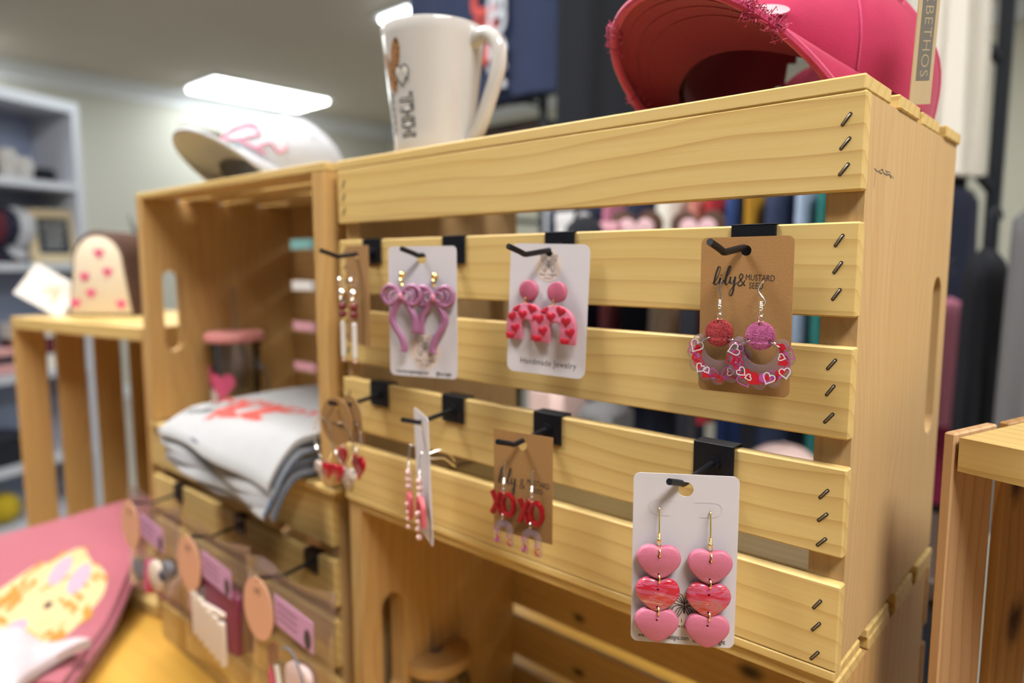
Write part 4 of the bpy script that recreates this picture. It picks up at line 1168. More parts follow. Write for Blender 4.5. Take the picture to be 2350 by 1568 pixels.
# ---------------------------------------------------------------- folded grey shirts in the open crate
ZS = 0.0088
NS = 6
def shirt_surface(k, off):
    """k-th shirt from the bottom: lies flat, then sags over the crate's lip"""
    x0, x1 = -0.300+0.004*((k*7) % 3), -0.058-0.003*((k*5) % 3)
    z0 = ZS+0.0078*k+off
    lip = -0.008; ov = 0.050+0.006*((k*3) % 4)/3.0+0.004*k/5
    def fn(u, v):
        x = x0+(x1-x0)*u
        s = v*(0.185+ov)
        y = 0.185-s+0.004*sin(x*40+k)
        z = z0+0.0022*sin(x*23+k*1.7)*sin(v*5)+0.003*(1-u)*(1 if k > 3 else 0)
        d = s-(0.185+0.012)
        if d > 0:
            q = d/ov; fall = 0.030+0.028*u
            z -= fall*(q**1.5)
            y += 0.012*q*q*u
        return (x, y, z)
    return fn
for k in range(NS):
    m = 'cloth_grey' if k in (5, 3, 1) else 'cloth_grey_mid'
    lb = ['folded grey shirt at the bottom of the stack in the open crate', 'folded grey shirt second from the bottom of the stack', 'folded grey shirt third from the bottom of the stack', 'folded grey shirt third from the top of the stack', 'folded grey shirt second from the top of the stack', 'folded grey shirt with red boots print on top of the stack'][k]
    t = thing('folded_shirt', lb, 'shirt', Matrix(), 'grey shirts stacked in the open crate')
    top, bot = shirt_surface(k, 0.0062), shirt_surface(k, 0.0002)
    mb = MB().use(m); nu, nv = 26, 34
    mb.grid(top, nu, nv); mb.grid(bot, nu, nv)
    A_ = (nu+1)*(nv+1)
    ed = [(i, i+1) for i in range(nu)]+[(nv*(nu+1)+i+1, nv*(nu+1)+i) for i in range(nu)]+[((j+1)*(nu+1), j*(nu+1)) for j in range(nv)]+[(j*(nu+1)+nu, (j+1)*(nu+1)+nu) for j in range(nv)]
    for a, b in ed: mb.f.append([a, b, b+A_, a+A_]); mb.m.append(0)
    mb.obj('folded_body', t, smooth=60)
    if k < 5:      # slate inside of the fold showing along the right side
        mb = MB().use('cloth_slate'); f1, f0 = shirt_surface(k, 0.0060), shirt_surface(k, 0.0040)
        mb.tube([Vector(f0(1.0, 0.35+0.65*i/20))+Vector((0.0012, -0.0006, 0)) for i in range(21)], 0.0017, 6); mb.obj('fold_edge', t)
    else:
        P = shirt_surface(k, 0.0068)
        def onto(x, z): return P((x+0.300)/0.242, (0.185-z)/(0.185+0.057))
        mb = MB().use('print_red'); mb.recalc = False
        put_text(mb, 'HOWDY', 0.036, -0.215, 0.040, rot=14, bold=0.0012, fn=onto, sx=1.25)
        for cx, cy, r_ in ((-0.190, -0.010, 10), (-0.235, -0.024, 16)):
            ol = [(-0.010, 0.046), (0.012, 0.050), (0.013, 0.016), (0.034, 0.006), (0.037, -0.004), (0.016, -0.004), (0.006, 0.001), (0.004, -0.005), (-0.010, -0.005), (-0.008, 0.012)]
            ca, sa = cos(radians(r_)), sin(radians(r_)); ol = [(cx+(a*ca-b*sa)*1.15, cy+(a*sa+b*ca)*1.15) for a, b in ol]
            tri = geometry.tessellate_polygon([[Vector((a, b, 0)) for a, b in ol]])
            mb.add([onto(a, b) for a, b in ol], [tuple(q) for q in tri])
        mb.obj('red_print', t, smooth=0)
        mb = MB().use('print_black'); mb.recalc = False
        put_text(mb, 'let the', 0.020, -0.265, 0.006, rot=14, fn=onto, shear=0.2); put_text(mb, 'rodeo', 0.020, -0.272, -0.020, rot=14, fn=onto, shear=0.2); mb.obj('black_print', t, smooth=0)
        mb = MB().use('cloth_slate'); mb.grid(lambda u, v: tuple(Vector(P(0.30+0.09*u, 0.985+0.01*v))+Vector((0, -0.0006, 0.0006-0.004*v))), 3, 2); mb.obj('hem_label', t, smooth=0)

# ---------------------------------------------------------------- glass mug with pink lid in the open crate
gm = thing('glass_mug', 'clear glass mug with pink lid and heart print behind the grey shirts', 'mug', T(-0.402, 0.092, 0.0092))
mb = MB().use('clear_glass'); mb.lathe([(0.001, 0.0), (0.030, 0.0), (0.033, 0.004), (0.036, 0.108), (0.0345, 0.108), (0.0315, 0.006), (0.001, 0.005)], 40); mb.obj('glass', gm, smooth=40)
mb = MB().use('lid_pink'); mb.lathe([(0.001, 0.1085), (0.038, 0.1085), (0.041, 0.111), (0.041, 0.119), (0.039, 0.122), (0.001, 0.1225)], 40); mb.obj('lid', gm, smooth=40)
mb = MB().use('clear_glass'); mb.tube([(0.006, 0, 0.02), (0.003, 0, 0.185)], 0.003, 10); mb.obj('straw', gm)
mb = MB().use('clear_glass'); mb.tube(bez([(0.034, 0, 0.076), (0.052, 0, 0.074), (0.058, 0, 0.050), (0.052, 0, 0.026), (0.033, 0, 0.020)], 6), 0.0036, 10, M=RZ(18)); mb.obj('handle', gm)
def gl(an0, z, off): r_ = 0.0332+0.0030*z/0.108+off; return lambda x, zz: (r_*cos(an0+x/r_), r_*sin(an0+x/r_), z+zz)
for nm, mt, an, z, s in (('large_heart', 'heart_pink', 300, 0.046, 0.040), ('left_heart', 'wax_pink', 238, 0.054, 0.044), ('speckled_heart', 'leopard_pale', 268, 0.030, 0.030)):
    mb = MB().use(mt); mb.recalc = False; f = gl(radians(an), z, 0.0012); hs = heart(s, s, n=30)
    vs = [f(0, 0)]+[f(a*0.5, b*0.5) for a, b in hs]+[f(a, b) for a, b in hs]; n = 30
    mb.add(vs, [(0, 1+i, 1+(i+1) % n) for i in range(n)]+[(1+i, 1+n+i, 1+n+(i+1) % n, 1+(i+1) % n) for i in range(n)]); mb.obj(nm, gm, smooth=0)

# ---------------------------------------------------------------- jar with bamboo lid in the lower crate
ZJ = -H-0.0004+0.0070
jr = thing('glass_jar', 'glass jar with bamboo lid and straw inside the lower crate', 'jar', T(0.022, 0.094, ZJ))
mb = MB().use('clear_glass'); mb.lathe([(0.001, 0), (0.034, 0), (0.0375, 0.006), (0.0375, 0.092), (0.034, 0.106), (0.0315, 0.112), (0.0300, 0.112), (0.0325, 0.105), (0.0358, 0.091), (0.0358, 0.008), (0.001, 0.005)], 44); mb.obj('glass', jr, smooth=40)
mb = MB().use('bamboo'); mb.lathe([(0.0055, 0.1135), (0.0368, 0.1135), (0.0380, 0.1150), (0.0380, 0.1255), (0.0370, 0.1270), (0.0055, 0.1270)], 44); mb.obj('lid', jr, smooth=35)
mb = MB().use('clear_acrylic'); mb.lathe([(0.0055, 0.1120), (0.0085, 0.1275), (0.0085, 0.1288), (0.0055, 0.1288), (0.0048, 0.112)], 24); mb.obj('grommet', jr, smooth=35)
mb = MB().use('clear_acrylic'); mb.tube([(0.003, 0.001, 0.02), (-0.0055, -0.004, 0.168)], 0.0034, 12); mb.obj('straw', jr)

# ---------------------------------------------------------------- packets on the lower left crate
def packet(label, x, y, zt, w, h, kind, yaw=0.0, tilt=0.0):
    """cellophane sleeve hung on a hook with an oval paper tag and a printed label; origin at the rod"""
    t = thing('gift_packet', label, 'packet', T(x, y, zt) @ RZ(yaw) @ RY(tilt), 'cellophane packets on the lower left crate')
    mb = MB().use('cellophane')
    def film(s): return lambda u, v: (w*(u-0.30), s*(0.0008+0.011*sin(pi*min(1, max(0, (v-0.12)/0.88)))**0.6*sin(pi*u)**0.7)+0.0025*sin(u*9+v*4), 0.012-h*v+0.004*sin(u*7)*(1-v))
    mb.grid(film(-1), 14, 16); mb.grid(film(1), 14, 16); mb.obj('cellophane_sleeve', t, smooth=70)
    mb = MB().use('tag_peach'); mb.plate([(0.001+0.0262*sin(a), -0.0265-0.0325*cos(a)) for a in [2*pi*i/36 for i in range(36)]], -0.0165, -0.0155, holes=[disc(0.0026, 0.001, 0.0008, 12)]); mb.obj('oval_tag', t, smooth=30)
    mb = MB().use('print_dark'); mb.recalc = False; put_text(mb, 'Hi', 0.012, 0.001, -0.0085, -0.0167, shear=0.2); mb.obj('lettering', t, smooth=0)
    lx = 0.058
    mb = MB().use('label_mauve'); mb.plate([(lx-0.031, -0.004), (lx+0.031, -0.013), (lx+0.030, -0.044), (lx-0.032, -0.034)], -0.0138, -0.0132); mb.obj('printed_label', t, smooth=0)
    mb = MB().use('print_dark'); mb.recalc = False; mb.plate(disc(0.0055, lx+0.022, -0.032, 16, 0.010), -0.0141, -0.0139)
    for k in range(3): mb.ribbon([(lx-0.027, -0.012-0.007*k), (lx+0.006, -0.0175-0.007*k)], 0.0012, -0.0140)
    mb.obj('label_print', t, smooth=0)
    if kind == 'maroon':
        mb = MB().use('wax_maroon'); mb.plate(rrect(0.098, 0.072, 0.008, 0.044, -0.076), -0.0115, 0.006, b=0.002); mb.obj('maroon_slab', t, smooth=50)
        mb = MB().use('wax_white')
        for k in range(6): mb.plate(rrect(0.0085, 0.052, 0.003, 0.008+0.0118*k, -0.084-0.0035*k), -0.0175, -0.0125, b=0.0012)
        mb.plate(rrect(0.070, 0.006, 0.002, 0.037, -0.068), -0.0155, -0.0125, b=0.001)
        mb.obj('ribbed_bar', t, smooth=50)
    elif kind == 'mixed':
        for nm, mt, pts in (('grey_flower', 'wax_grey', disc(0.016, 0.004, -0.088, 20)), ('pink_flower', 'wax_pink', ell(0.030, -0.090, 0.008, 0.026, -12)), ('white_flower', 'wax_white', disc(0.020, 0.055, -0.082, 20)), ('blue_bead', 'cloth_navy', disc(0.008, 0.070, -0.078, 16)), ('slate_bead', 'wax_grey', disc(0.012, 0.086, -0.066, 16))):
            mb = MB().use(mt); mb.plate(pts, -0.0125, -0.002, b=0.002); mb.obj(nm, t, smooth=50)
    else:
        for nm, mt, pts in (('red_stick', 'wax_pink', [(0.006, -0.064), (0.014, -0.064), (0.020, -0.125), (0.010, -0.125)]), ('cream_stick', 'paper_white', [(0.018, -0.080), (0.026, -0.080), (0.034, -0.130), (0.026, -0.130)]), ('blush_block', 'cloth_blush', rrect(0.042, 0.062, 0.014, 0.058, -0.098))):
            mb = MB().use(mt); mb.plate(pts, -0.0125, -0.004, b=0.001); mb.obj(nm, t, smooth=50)
        mb = MB().use('wax_grey'); mb.tube([(0.034+c.x, -0.013, -0.058+c.y) for c in bez([(0, 0, 0), (0.016, 0.004, 0), (0.032, -0.014, 0), (0.044, -0.050, 0), (0.046, -0.070, 0)], 6)], 0.0012, 6); mb.obj('dark_cord', t)
    return t
ZP = -H-0.0004+ZU-0.0112
packet('cellophane packet with flower shaped wax and peach tag, farthest left of the three', -0.396-0.004, -0.047, ZP, 0.150, 0.135, 'mixed', 3)
packet('cellophane packet with maroon slab and ribbed white bar, hung in the middle', -0.222-0.002, -0.047, ZP, 0.150, 0.165, 'maroon', 3)
packet('cellophane packet with blush block and dark cord, nearest the jar crate', -0.066, -0.047, ZP, 0.150, 0.175, 'cord', 3)

# ---------------------------------------------------------------- rose sweatshirts on the table
NB = 4
d1 = Vector((-0.80, 0.60, 0)).normalized(); d2 = Vector((-0.60, -0.80, 0)).normalized()
P0 = Vector((-0.375, -0.165, 0))
def sweat(k, off):
    z0 = -H+0.0007+0.0115*k+off
    ln, wd = 0.400-0.006*(k % 2), 0.25
    def fn(u, v):       # u across (towards d2), v along d1
        p = P0+d1*(ln*v+0.004*k)+d2*(wd*u-0.004*(k % 3))
        z = z0+0.105*(1-0.55*u)*max(0, (v-0.35)/0.65)**1.4+0.003*sin(u*7+k)*sin(v*6)
        ed = max(0, 1-u/0.10); z -= 0.006*ed**2*(k/3.0)
        return (p.x, p.y, z)
    return fn
for k in range(NB):
    lb = ['rose pink folded sweatshirt at the bottom of the pile on the table', 'rose pink folded sweatshirt second from the bottom of the pile', 'rose pink folded sweatshirt just under the printed one', 'rose pink folded sweatshirt with golden printed picture on top of the pile'][k]
    t = thing('folded_sweatshirt', lb, 'sweatshirt', Matrix(), 'rose sweatshirts piled on the table')
    a, b = sweat(k, 0.0105), sweat(k, 0.0004)
    mb = MB().use('cloth_rose' if k % 2 else 'cloth_rose_dark'); nu, nv = 20, 24
    mb.grid(a, nu, nv); mb.grid(b, nu, nv); A_ = (nu+1)*(nv+1)
    for i, j in [(i, i+1) for i in range(nu)]+[(nv*(nu+1)+i+1, nv*(nu+1)+i) for i in range(nu)]+[((j+1)*(nu+1), j*(nu+1)) for j in range(nv)]+[(j*(nu+1)+nu, (j+1)*(nu+1)+nu) for j in range(nv)]:
        mb.f.append([i, j, j+A_, i+A_]); mb.m.append(0)
    mb.obj('folded_body', t, smooth=60)
    if k == NB-1:
        S_ = sweat(k, 0.0112)
        def onto2(x, y, lift=0.0): p = S_(x, y); return (p[0], p[1], p[2]+lift)
        def patch(mb, ol, lift):
            n = len(ol); c = (sum(p[0] for p in ol)/n, sum(p[1] for p in ol)/n)
            vs = [onto2(*c, lift)]
            for q in (0.34, 0.67, 1.0): vs += [onto2(c[0]+(p[0]-c[0])*q, c[1]+(p[1]-c[1])*q, lift) for p in ol]
            fs = [(0, 1+i, 1+(i+1) % n) for i in range(n)]
            for r_ in (0, 1): fs += [(1+r_*n+i, 1+(r_+1)*n+i, 1+(r_+1)*n+(i+1) % n, 1+r_*n+(i+1) % n) for i in range(n)]
            mb.add(vs, fs)
        rr2 = random.Random(9)
        mb = MB().use('print_cream'); mb.recalc = False
        patch(mb, [(0.42+0.33*cos(t_)*(1+0.07*sin(5*t_)), 0.46+0.30*sin(t_)*(1+0.07*cos(7*t_))) for t_ in [2*pi*i/48 for i in range(48)]], 0.0004); mb.obj('cream_print', t, smooth=80)
        mb = MB().use('print_gold'); mb.recalc = False
        for i in range(44):
            a_ = rr2.uniform(0, 2*pi); r_ = rr2.uniform(0.10, 0.29); x, y = 0.42+r_*cos(a_)*1.05, 0.46+r_*sin(a_)
            q = [(x+0.10*j/8*cos(a_+1.2)+0.012*sin(j), y+0.10*j/8*sin(a_+1.2)) for j in range(9)]
            n = len(q); vs = []
            for j in range(n): w_ = 0.020*sin(pi*(j+0.5)/n); vs += [onto2(q[j][0]+w_, q[j][1], 0.0008), onto2(q[j][0]-w_, q[j][1], 0.0008)]
            mb.add(vs, [(2*j, 2*j+1, 2*j+3, 2*j+2) for j in range(n-1)])
        mb.obj('golden_strands', t, smooth=80)['kind'] = 'stuff'
        for ex, ey, ra, rb in ((0.40, 0.66, 0.055, 0.075), (0.26, 0.60, 0.055, 0.075), (0.45, 0.36, 0.05, 0.055), (0.30, 0.20, 0.05, 0.05)): mb = MB().use('print_blush'); mb.recalc = False; patch(mb, [(ex+ra*cos(t_), ey+rb*sin(t_)) for t_ in [2*pi*i/24 for i in range(24)]], 0.0012); mb.obj('blush_spot', t, smooth=80)
        for ex, ey, ra, rb in ((0.36, 0.48, 0.022, 0.02), (0.58, 0.34, 0.03, 0.016), (0.54, 0.25, 0.03, 0.012)): mb = MB().use('print_dark'); mb.recalc = False; patch(mb, [(ex+ra*cos(t_), ey+rb*sin(t_)) for t_ in [2*pi*i/18 for i in range(18)]], 0.0014); mb.obj('dark_spot', t, smooth=80)
wt = thing('folded_cloth', 'crumpled white cloth lying on the rose sweatshirts at the lower left corner', 'cloth', T(-0.455, -0.225, -H+0.0007+0.0115*NB+0.0012))
def wcl(off): return lambda u, v: ((u-0.5)*0.15*(1+0.12*sin(v*7)), (v-0.5)*0.16*(1+0.10*sin(u*6+1)), off+0.010+0.012*sin(pi*u)*sin(pi*v)+0.0045*sin(u*11+v*4)*sin(v*8)-0.006*(abs(u-0.5)+abs(v-0.5)))
mb = MB().use('cloth_white'); mb.grid(wcl(0.010), 24, 24); mb.grid(wcl(-0.002), 24, 24)
A_ = 625
for i, j in [(i, i+1) for i in range(24)]+[(600+i+1, 600+i) for i in range(24)]+[((j+1)*25, j*25) for j in range(24)]+[(j*25+24, (j+1)*25+24) for j in range(24)]: mb.f.append([i, j, j+A_, i+A_]); mb.m.append(0)
mb.obj('cloth', wt, M=RZ(28), smooth=70)

# ---------------------------------------------------------------- arch box and gift card on the standing crate
ZB = 0.1336+0.0004
ab = thing('arch_box', 'cream arch-shaped box with pink hearts and brown sides on the standing crate', 'box', T(-0.850, 0.075, ZB) @ RZ(38))
wb, hb = 0.116, 0.146
def arch(w, h, n=20, lean=0.0): 
    r = w/2*0.78
    return [(-w/2, 0), (w/2, 0)]+[(r*cos(pi*i/n)+lean, h-r*1.15+r*1.15*sin(pi*i/n)) for i in range(n+1)]
mb = MB().use('tin_brown'); mb.plate(arch(wb+0.012, hb+0.008), -0.020, 0.065, b=0.003); mb.obj('case', ab, smooth=40)
mb = MB().use('tin_cream'); mb.plate([(a, c+0.004) for a, c in arch(wb, hb-0.006)], -0.0225, -0.0195, b=0.001); mb.obj('face', ab, smooth=40)
for x, z in ((0.004, 0.112), (0.018, 0.078), (-0.026, 0.070), (-0.016, 0.040), (0.040, 0.020), (-0.046, 0.022)): mb = MB().use('heart_pink'); mb.plate(heart(0.019, 0.018, x, z, 24), -0.0238, -0.0223); mb.obj('pink_heart', ab, smooth=40)
gc = thing('gift_card', 'white square card with gold script leaning before the arch box', 'card', T(-0.905, -0.004, ZB+0.046) @ RZ(62) @ RX(-12) @ RY(34))
mb = MB().use('paper_white'); mb.plate(rrect(0.086, 0.066, 0.001), -0.0005, 0.0005); mb.obj('card_sheet', gc, smooth=0)
mb = MB().use('gold_ink'); mb.recalc = False; lily(mb, -0.006, -0.006, 0.013, -0.0007); mb.ribbon([(0.018+0.012*cos(i*0.5), 0.012+0.012*sin(i*0.7)) for i in range(20)], 0.0012, -0.0007); mb.obj('gold_script', gc, smooth=0)
sv = thing('bud_vase', 'thin dark stems in a small grey vase behind the arch box', 'vase', T(-0.885, 0.155, ZB))
mb = MB().use('wax_grey'); mb.lathe([(0.001, 0), (0.015, 0), (0.019, 0.020), (0.010, 0.055), (0.012, 0.062), (0.009, 0.062), (0.007, 0.055), (0.001, 0.02)], 24); mb.obj('vase', sv)
mb = MB().use('stem_dark')
for k in range(7): 
    a = k*0.9; mb.tube(bez([(0, 0, 0.03), (0.006*cos(a), 0.006*sin(a), 0.09), (0.022*cos(a), 0.022*sin(a), 0.165+0.012*(k % 3))], 5), 0.0011, 5)
mb.obj('stems', sv)

# ---------------------------------------------------------------- pastel boxes glimpsed through the open crate's back slats
bx = thing('carton', 'plain cardboard carton standing behind the open crate', 'carton', T(-0.555, 0.315, -H))
mb = MB().use('kraft_card'); mb.box((-0.10, -0.05, 0), (0.10, 0.05, 0.362), b=0.001); mb.obj('carton_body', bx, smooth=0)
mb = MB().use('tag_paper'); mb.box((-0.10, -0.012, 0.3621), (0.10, 0.012, 0.3624)); mb.obj('tape', bx, smooth=0)
z = -H+0.3628
for nm, m1, hh in (('pink pastel box lowest on the carton behind the open crate', 'box_pink', 0.066), ('pink pastel box second on the carton behind the open crate', 'box_pink', 0.064), ('white box with bright green end behind the open crate', 'box_white', 0.062), ('teal box topmost on the carton behind the open crate', 'box_teal', 0.050)):
    b_ = thing('pastel_box', nm, 'box', T(-0.555, 0.300, z), 'pastel boxes behind the open crate')
    mb = MB().use(m1); mb.box((-0.085, -0.035, 0), (0.085, 0.035, hh-0.001), b=0.0015); mb.obj('box_body', b_, smooth=0)
    mb = MB().use('box_green' if m1 == 'box_white' else 'box_white'); mb.box((-0.0855, -0.0355, 0.006), (-0.010 if m1 == 'box_white' else -0.06, 0.0355, hh-0.007)); mb.obj('end_band', b_, smooth=0)
    z += hh

# ---------------------------------------------------------------- white bookcase by the left wall
BW, BD, BH = 1.02, 0.30, 0.985+ZO
MBK = T(-3.54+0.38*BW, 0.87-0.925*BW, -ZO) @ RZ(112.3)
bk = thing('bookcase', 'tall white bookcase of goods standing near the left wall', 'bookcase', MBK)
mb = MB().use('shelf_white'); mb.box((0, 0, 0), (0.04, BD, BH)); mb.obj('side_panel', bk, smooth=0)
mb = MB().use('shelf_white'); mb.box((BW-0.04, 0, 0), (BW, BD, BH)); mb.obj('side_panel', bk, smooth=0)
mb = MB().use('shelf_white'); mb.box((0, 0, BH), (BW, BD, BH+0.05)); mb.obj('top_board', bk, smooth=0)
mb = MB().use('shelf_back'); mb.box((0.04, BD-0.012, 0), (BW-0.04, BD, BH)); mb.obj('back_board', bk, smooth=0)
SHZ = [0.63, 0.23, -0.30, -0.74, -1.03]
for z in SHZ:
    mb = MB().use('shelf_white'); mb.box((0.04, 0.002, z+ZO-0.036), (BW-0.04, BD-0.013, z+ZO)); mb.obj('shelf', bk, smooth=0)
def onshelf(s, z, y=0.12): return MBK @ T(BW-s, y, z+ZO+0.0005)
def small_mug(label, s, z, m, r=0.042, h=0.095):
    t = thing('mug', label, 'mug', onshelf(s, z), 'mugs on the bookcase')
    mb = MB().use(m); mb.lathe([(0.001, 0.003), (r*0.9, 0), (r, 0.01), (r, h), (r-0.004, h), (r-0.004, 0.01), (0.001, 0.008)], 28); mb.obj('body', t)
    mb = MB().use(m); mb.tube(bez([(r-0.002, 0, h*0.8), (r+0.026, 0, h*0.75), (r+0.028, 0, h*0.35), (r-0.002, 0, h*0.2)], 5), 0.006, 8, M=RZ(-90)); mb.obj('handle', t)
small_mug('black mug at the left end of the bookcase upper shelf', 0.40, 0.63, 'cloth_black', 0.042, 0.07)
small_mug('tall white mug on the bookcase upper shelf beside the black mug', 0.31, 0.63, 'mug_white', 0.045, 0.14)
small_mug('white mug in the middle of the bookcase upper shelf', 0.23, 0.63, 'mug_white', 0.042, 0.11)
small_mug('dark mug near the right side of the bookcase upper shelf', 0.12, 0.63, 'cloth_black', 0.044, 0.07)
for lb, s, m in (('mustard cap at the left of the bookcase cap row', 0.47, 'cloth_mustard'), ('maroon cap in the bookcase cap row', 0.405, 'cloth_maroon'), ('navy cap in the bookcase cap row', 0.35, 'cloth_deepnavy'), ('pale cap at the right of the bookcase cap row', 0.28, 'cap_white')):
    cap(lb, onshelf(s, 0.23, 0.17) @ RZ(12) @ T(0, 0, 0.172) @ RX(84), (m, m, m), arch=0.05, lift=0.035, Hc=0.125, detail='simple', group='caps on the bookcase', opening=False)
og = thing('tin', 'small orange tin beside the letter board on the bookcase', 'tin', onshelf(0.235, 0.23, 0.2))
mb = MB().use('cloth_coral'); mb.lathe([(0.001, 0), (0.03, 0), (0.03, 0.20), (0.001, 0.20)], 24); mb.obj('body', og); mb = MB().use('print_red'); mb.lathe([(0.031, 0.15), (0.031, 0.215), (0.001, 0.215)], 24); mb.obj('lid', og)
fb = thing('letter_board', 'dark letter board in a pale wooden frame on the bookcase', 'sign', onshelf(0.13, 0.23, 0.06) @ RZ(-18) @ RX(-6))
mb = MB().use('letter_board'); mb.box((-0.075, 0, 0.03), (0.075, 0.012, 0.235)); mb.obj('board', fb, smooth=0)
for lo, hi in (((-0.11, -0.006, 0), (-0.072, 0.018, 0.27)), ((0.072, -0.006, 0), (0.11, 0.018, 0.27)), ((-0.072, -0.006, 0), (0.072, 0.018, 0.045)), ((-0.072, -0.006, 0.225), (0.072, 0.018, 0.27))):
    mb = MB().use('frame_wood'); mb.box(lo, hi, b=0.002); mb.obj('frame_rail', fb, smooth=0)
mb = MB().use('paper_white'); mb.recalc = False
for k in range(3): put_text(mb, ('COLOR', 'CODE', 'SHOP')[k], 0.030, 0, 0.185-0.045*k, -0.0008)
mb.obj('lettering', fb, smooth=0)
z = -0.30
for lb, m, hh in (('white folded shirt at the bottom of the bookcase stack', 'cloth_cream', 0.075), ('maroon folded shirt in the bookcase stack', 'cloth_maroon', 0.085), ('white folded shirt on top of the bookcase stack', 'cloth_cream', 0.075)):
    mb = MB().use(m); mb.grid(lambda u, v: (0.16*cos(2*pi*u)*abs(cos(2*pi*u))**-0.55 if abs(cos(2*pi*u)) > 1e-6 else 0, 0.095*sin(2*pi*u)*abs(sin(2*pi*u))**-0.55 if abs(sin(2*pi*u)) > 1e-6 else 0, hh*(0.5-0.5*cos(pi*v))), 40, 6, wrap=True)
    for zz in (0, hh): mb.add([(0.158*cos(2*pi*i/40)*max(1e-6, abs(cos(2*pi*i/40)))**-0.55, 0.093*sin(2*pi*i/40)*max(1e-6, abs(sin(2*pi*i/40)))**-0.55, zz) for i in range(40)], [list(range(40))])
    tag(mb.obj('folded_shirt', smooth=50), lb, 'shirt', 'shirts on the bookcase', onshelf(0.20, z, 0.13)); z += hh+0.001
pk = thing('folded_towel', 'pink and navy folded towel at the left of the bookcase middle shelf', 'towel', onshelf(0.47, -0.30, 0.12))
mb = MB().use('clay_blush'); mb.box((-0.10, -0.09, 0), (0.10, 0.09, 0.05), b=0.012); mb.obj('pink_layer', pk); mb = MB().use('cloth_deepnavy'); mb.box((-0.09, -0.085, 0.05), (0.09, 0.085, 0.085), b=0.01); mb.obj('navy_layer', pk); mb = MB().use('clay_blush'); mb.box((-0.095, -0.088, 0.085), (0.095, 0.088, 0.125), b=0.012); mb.obj('pink_layer', pk)
kb = thing('bin', 'black bin at the foot of the bookcase', 'bin', onshelf(0.44, -0.74, 0.14))
mb = MB().use('cloth_black'); mb.box((-0.11, -0.1, 0), (0.11, 0.1, 0.13), b=0.01); mb.obj('body', kb); mb = MB().use('black_pipe'); mb.box((-0.115, -0.105, 0.13), (0.115, 0.105, 0.145), b=0.004); mb.obj('rim', kb)
yl = thing('plush_ball', 'yellow plush ball on the lowest bookcase shelf', 'toy', onshelf(0.46, -1.03, 0.11)); mb = MB().use('yellow_plush'); mb.sphere((0, 0, 0.075), 0.076, 24, 14); mb.obj('ball', yl); mb = MB().use('print_dark'); mb.sphere((0.02, -0.06, 0.10), 0.012, 10, 6); mb.obj('eye', yl)
# scrolled sign on the left wall, peeping over the white cap
sg = thing('wall_sign', 'black scalloped sign with pale curls on the left wall behind the white cap', 'sign', T(X0+0.001, 2.98, 1.30) @ RZ(90))
mb = MB().use('cloth_black'); ol = []
for k in range(9): ol += [(-0.22+0.049*k+0.0245-0.0245*cos(pi*i/8), 0.25+0.06*sin(pi*i/8)) for i in range(8)]
mb.plate([(-0.22, 0.02)]+[(0.22, 0.02)]+ol[::-1], -0.02, 0.0); mb.obj('panel', sg, smooth=0)
mb = MB().use('tag_paper'); mb.recalc = False
for k in range(9): mb.ribbon([(-0.195+0.049*k+0.018*cos(a), 0.25+0.022*sin(a)) for a in [4.4*i/14 for i in range(15)]], 0.008, -0.021)
mb.obj('curls', sg, smooth=0)

# ---------------------------------------------------------------- racks and clothes behind
def garment(label, M, w, h, d, m, cat='shirt', name='hanging_shirt', sleeves=True, folds=7, seed=0, group='clothes hanging behind the crates', shoulder=0.30):
    """hanging garment: closed shell with folds; origin at the hanger top, x across the shoulders"""
    t = thing(name, label, cat, M, group)
    r_ = random.Random(seed); ph = r_.uniform(0, 6)
    def f(u, v):
        a = 2*pi*u; c, s_ = cos(a), sin(a)
        wd = w/2*(shoulder+(1-shoulder)*min(1, v/0.10)**0.6)*(0.94+0.06*v); dd = d/2*(0.45+0.55*min(1, v/0.12)**0.5)
        x = wd*math.copysign(abs(c)**0.7, c); y = dd*math.copysign(abs(s_)**0.8, s_)
        y += d*0.13*sin(folds*x/w*2*pi/2+ph+v*1.5)*v*(1 if s_ > 0 else 0.8)
        return (x, y, -0.045-h*v-0.02*(1-abs(c))*(v < 0.02))
    mb = MB().use(m); mb.grid(f, 48, 20, wrap=True); n = 48
    mb.f.append([20*n+i for i in range(n)]); mb.m.append(0); mb.f.append(list(range(n))[::-1]); mb.m.append(0)
    mb.obj('body', t, smooth=60)
    if sleeves:
        for sg_ in (-1, 1):
            mb = MB().use(m); mb.tube([(sg_*w*0.40, 0, -0.075), (sg_*w*0.52, 0, -0.14), (sg_*w*0.58, 0, -0.14-h*0.30)], [d*0.32, d*0.36, d*0.38], 14, flat=None); mb.obj('sleeve', t, smooth=60)
    mb = MB().use('black_pipe'); mb.tube(bez([(0, 0, -0.05), (0, 0, 0.01), (0.012, 0, 0.028), (0.022, 0, 0.014), (0.018, 0, 0.004)], 5), 0.0022, 6); mb.tube([(-w*0.36, 0, -0.085), (0, 0, -0.050), (w*0.36, 0, -0.085)], 0.004, 6); mb.obj('hanger', t)
    return t
def bar(mb, a, b, r=0.0125): mb.tube([a, b], r, 10)

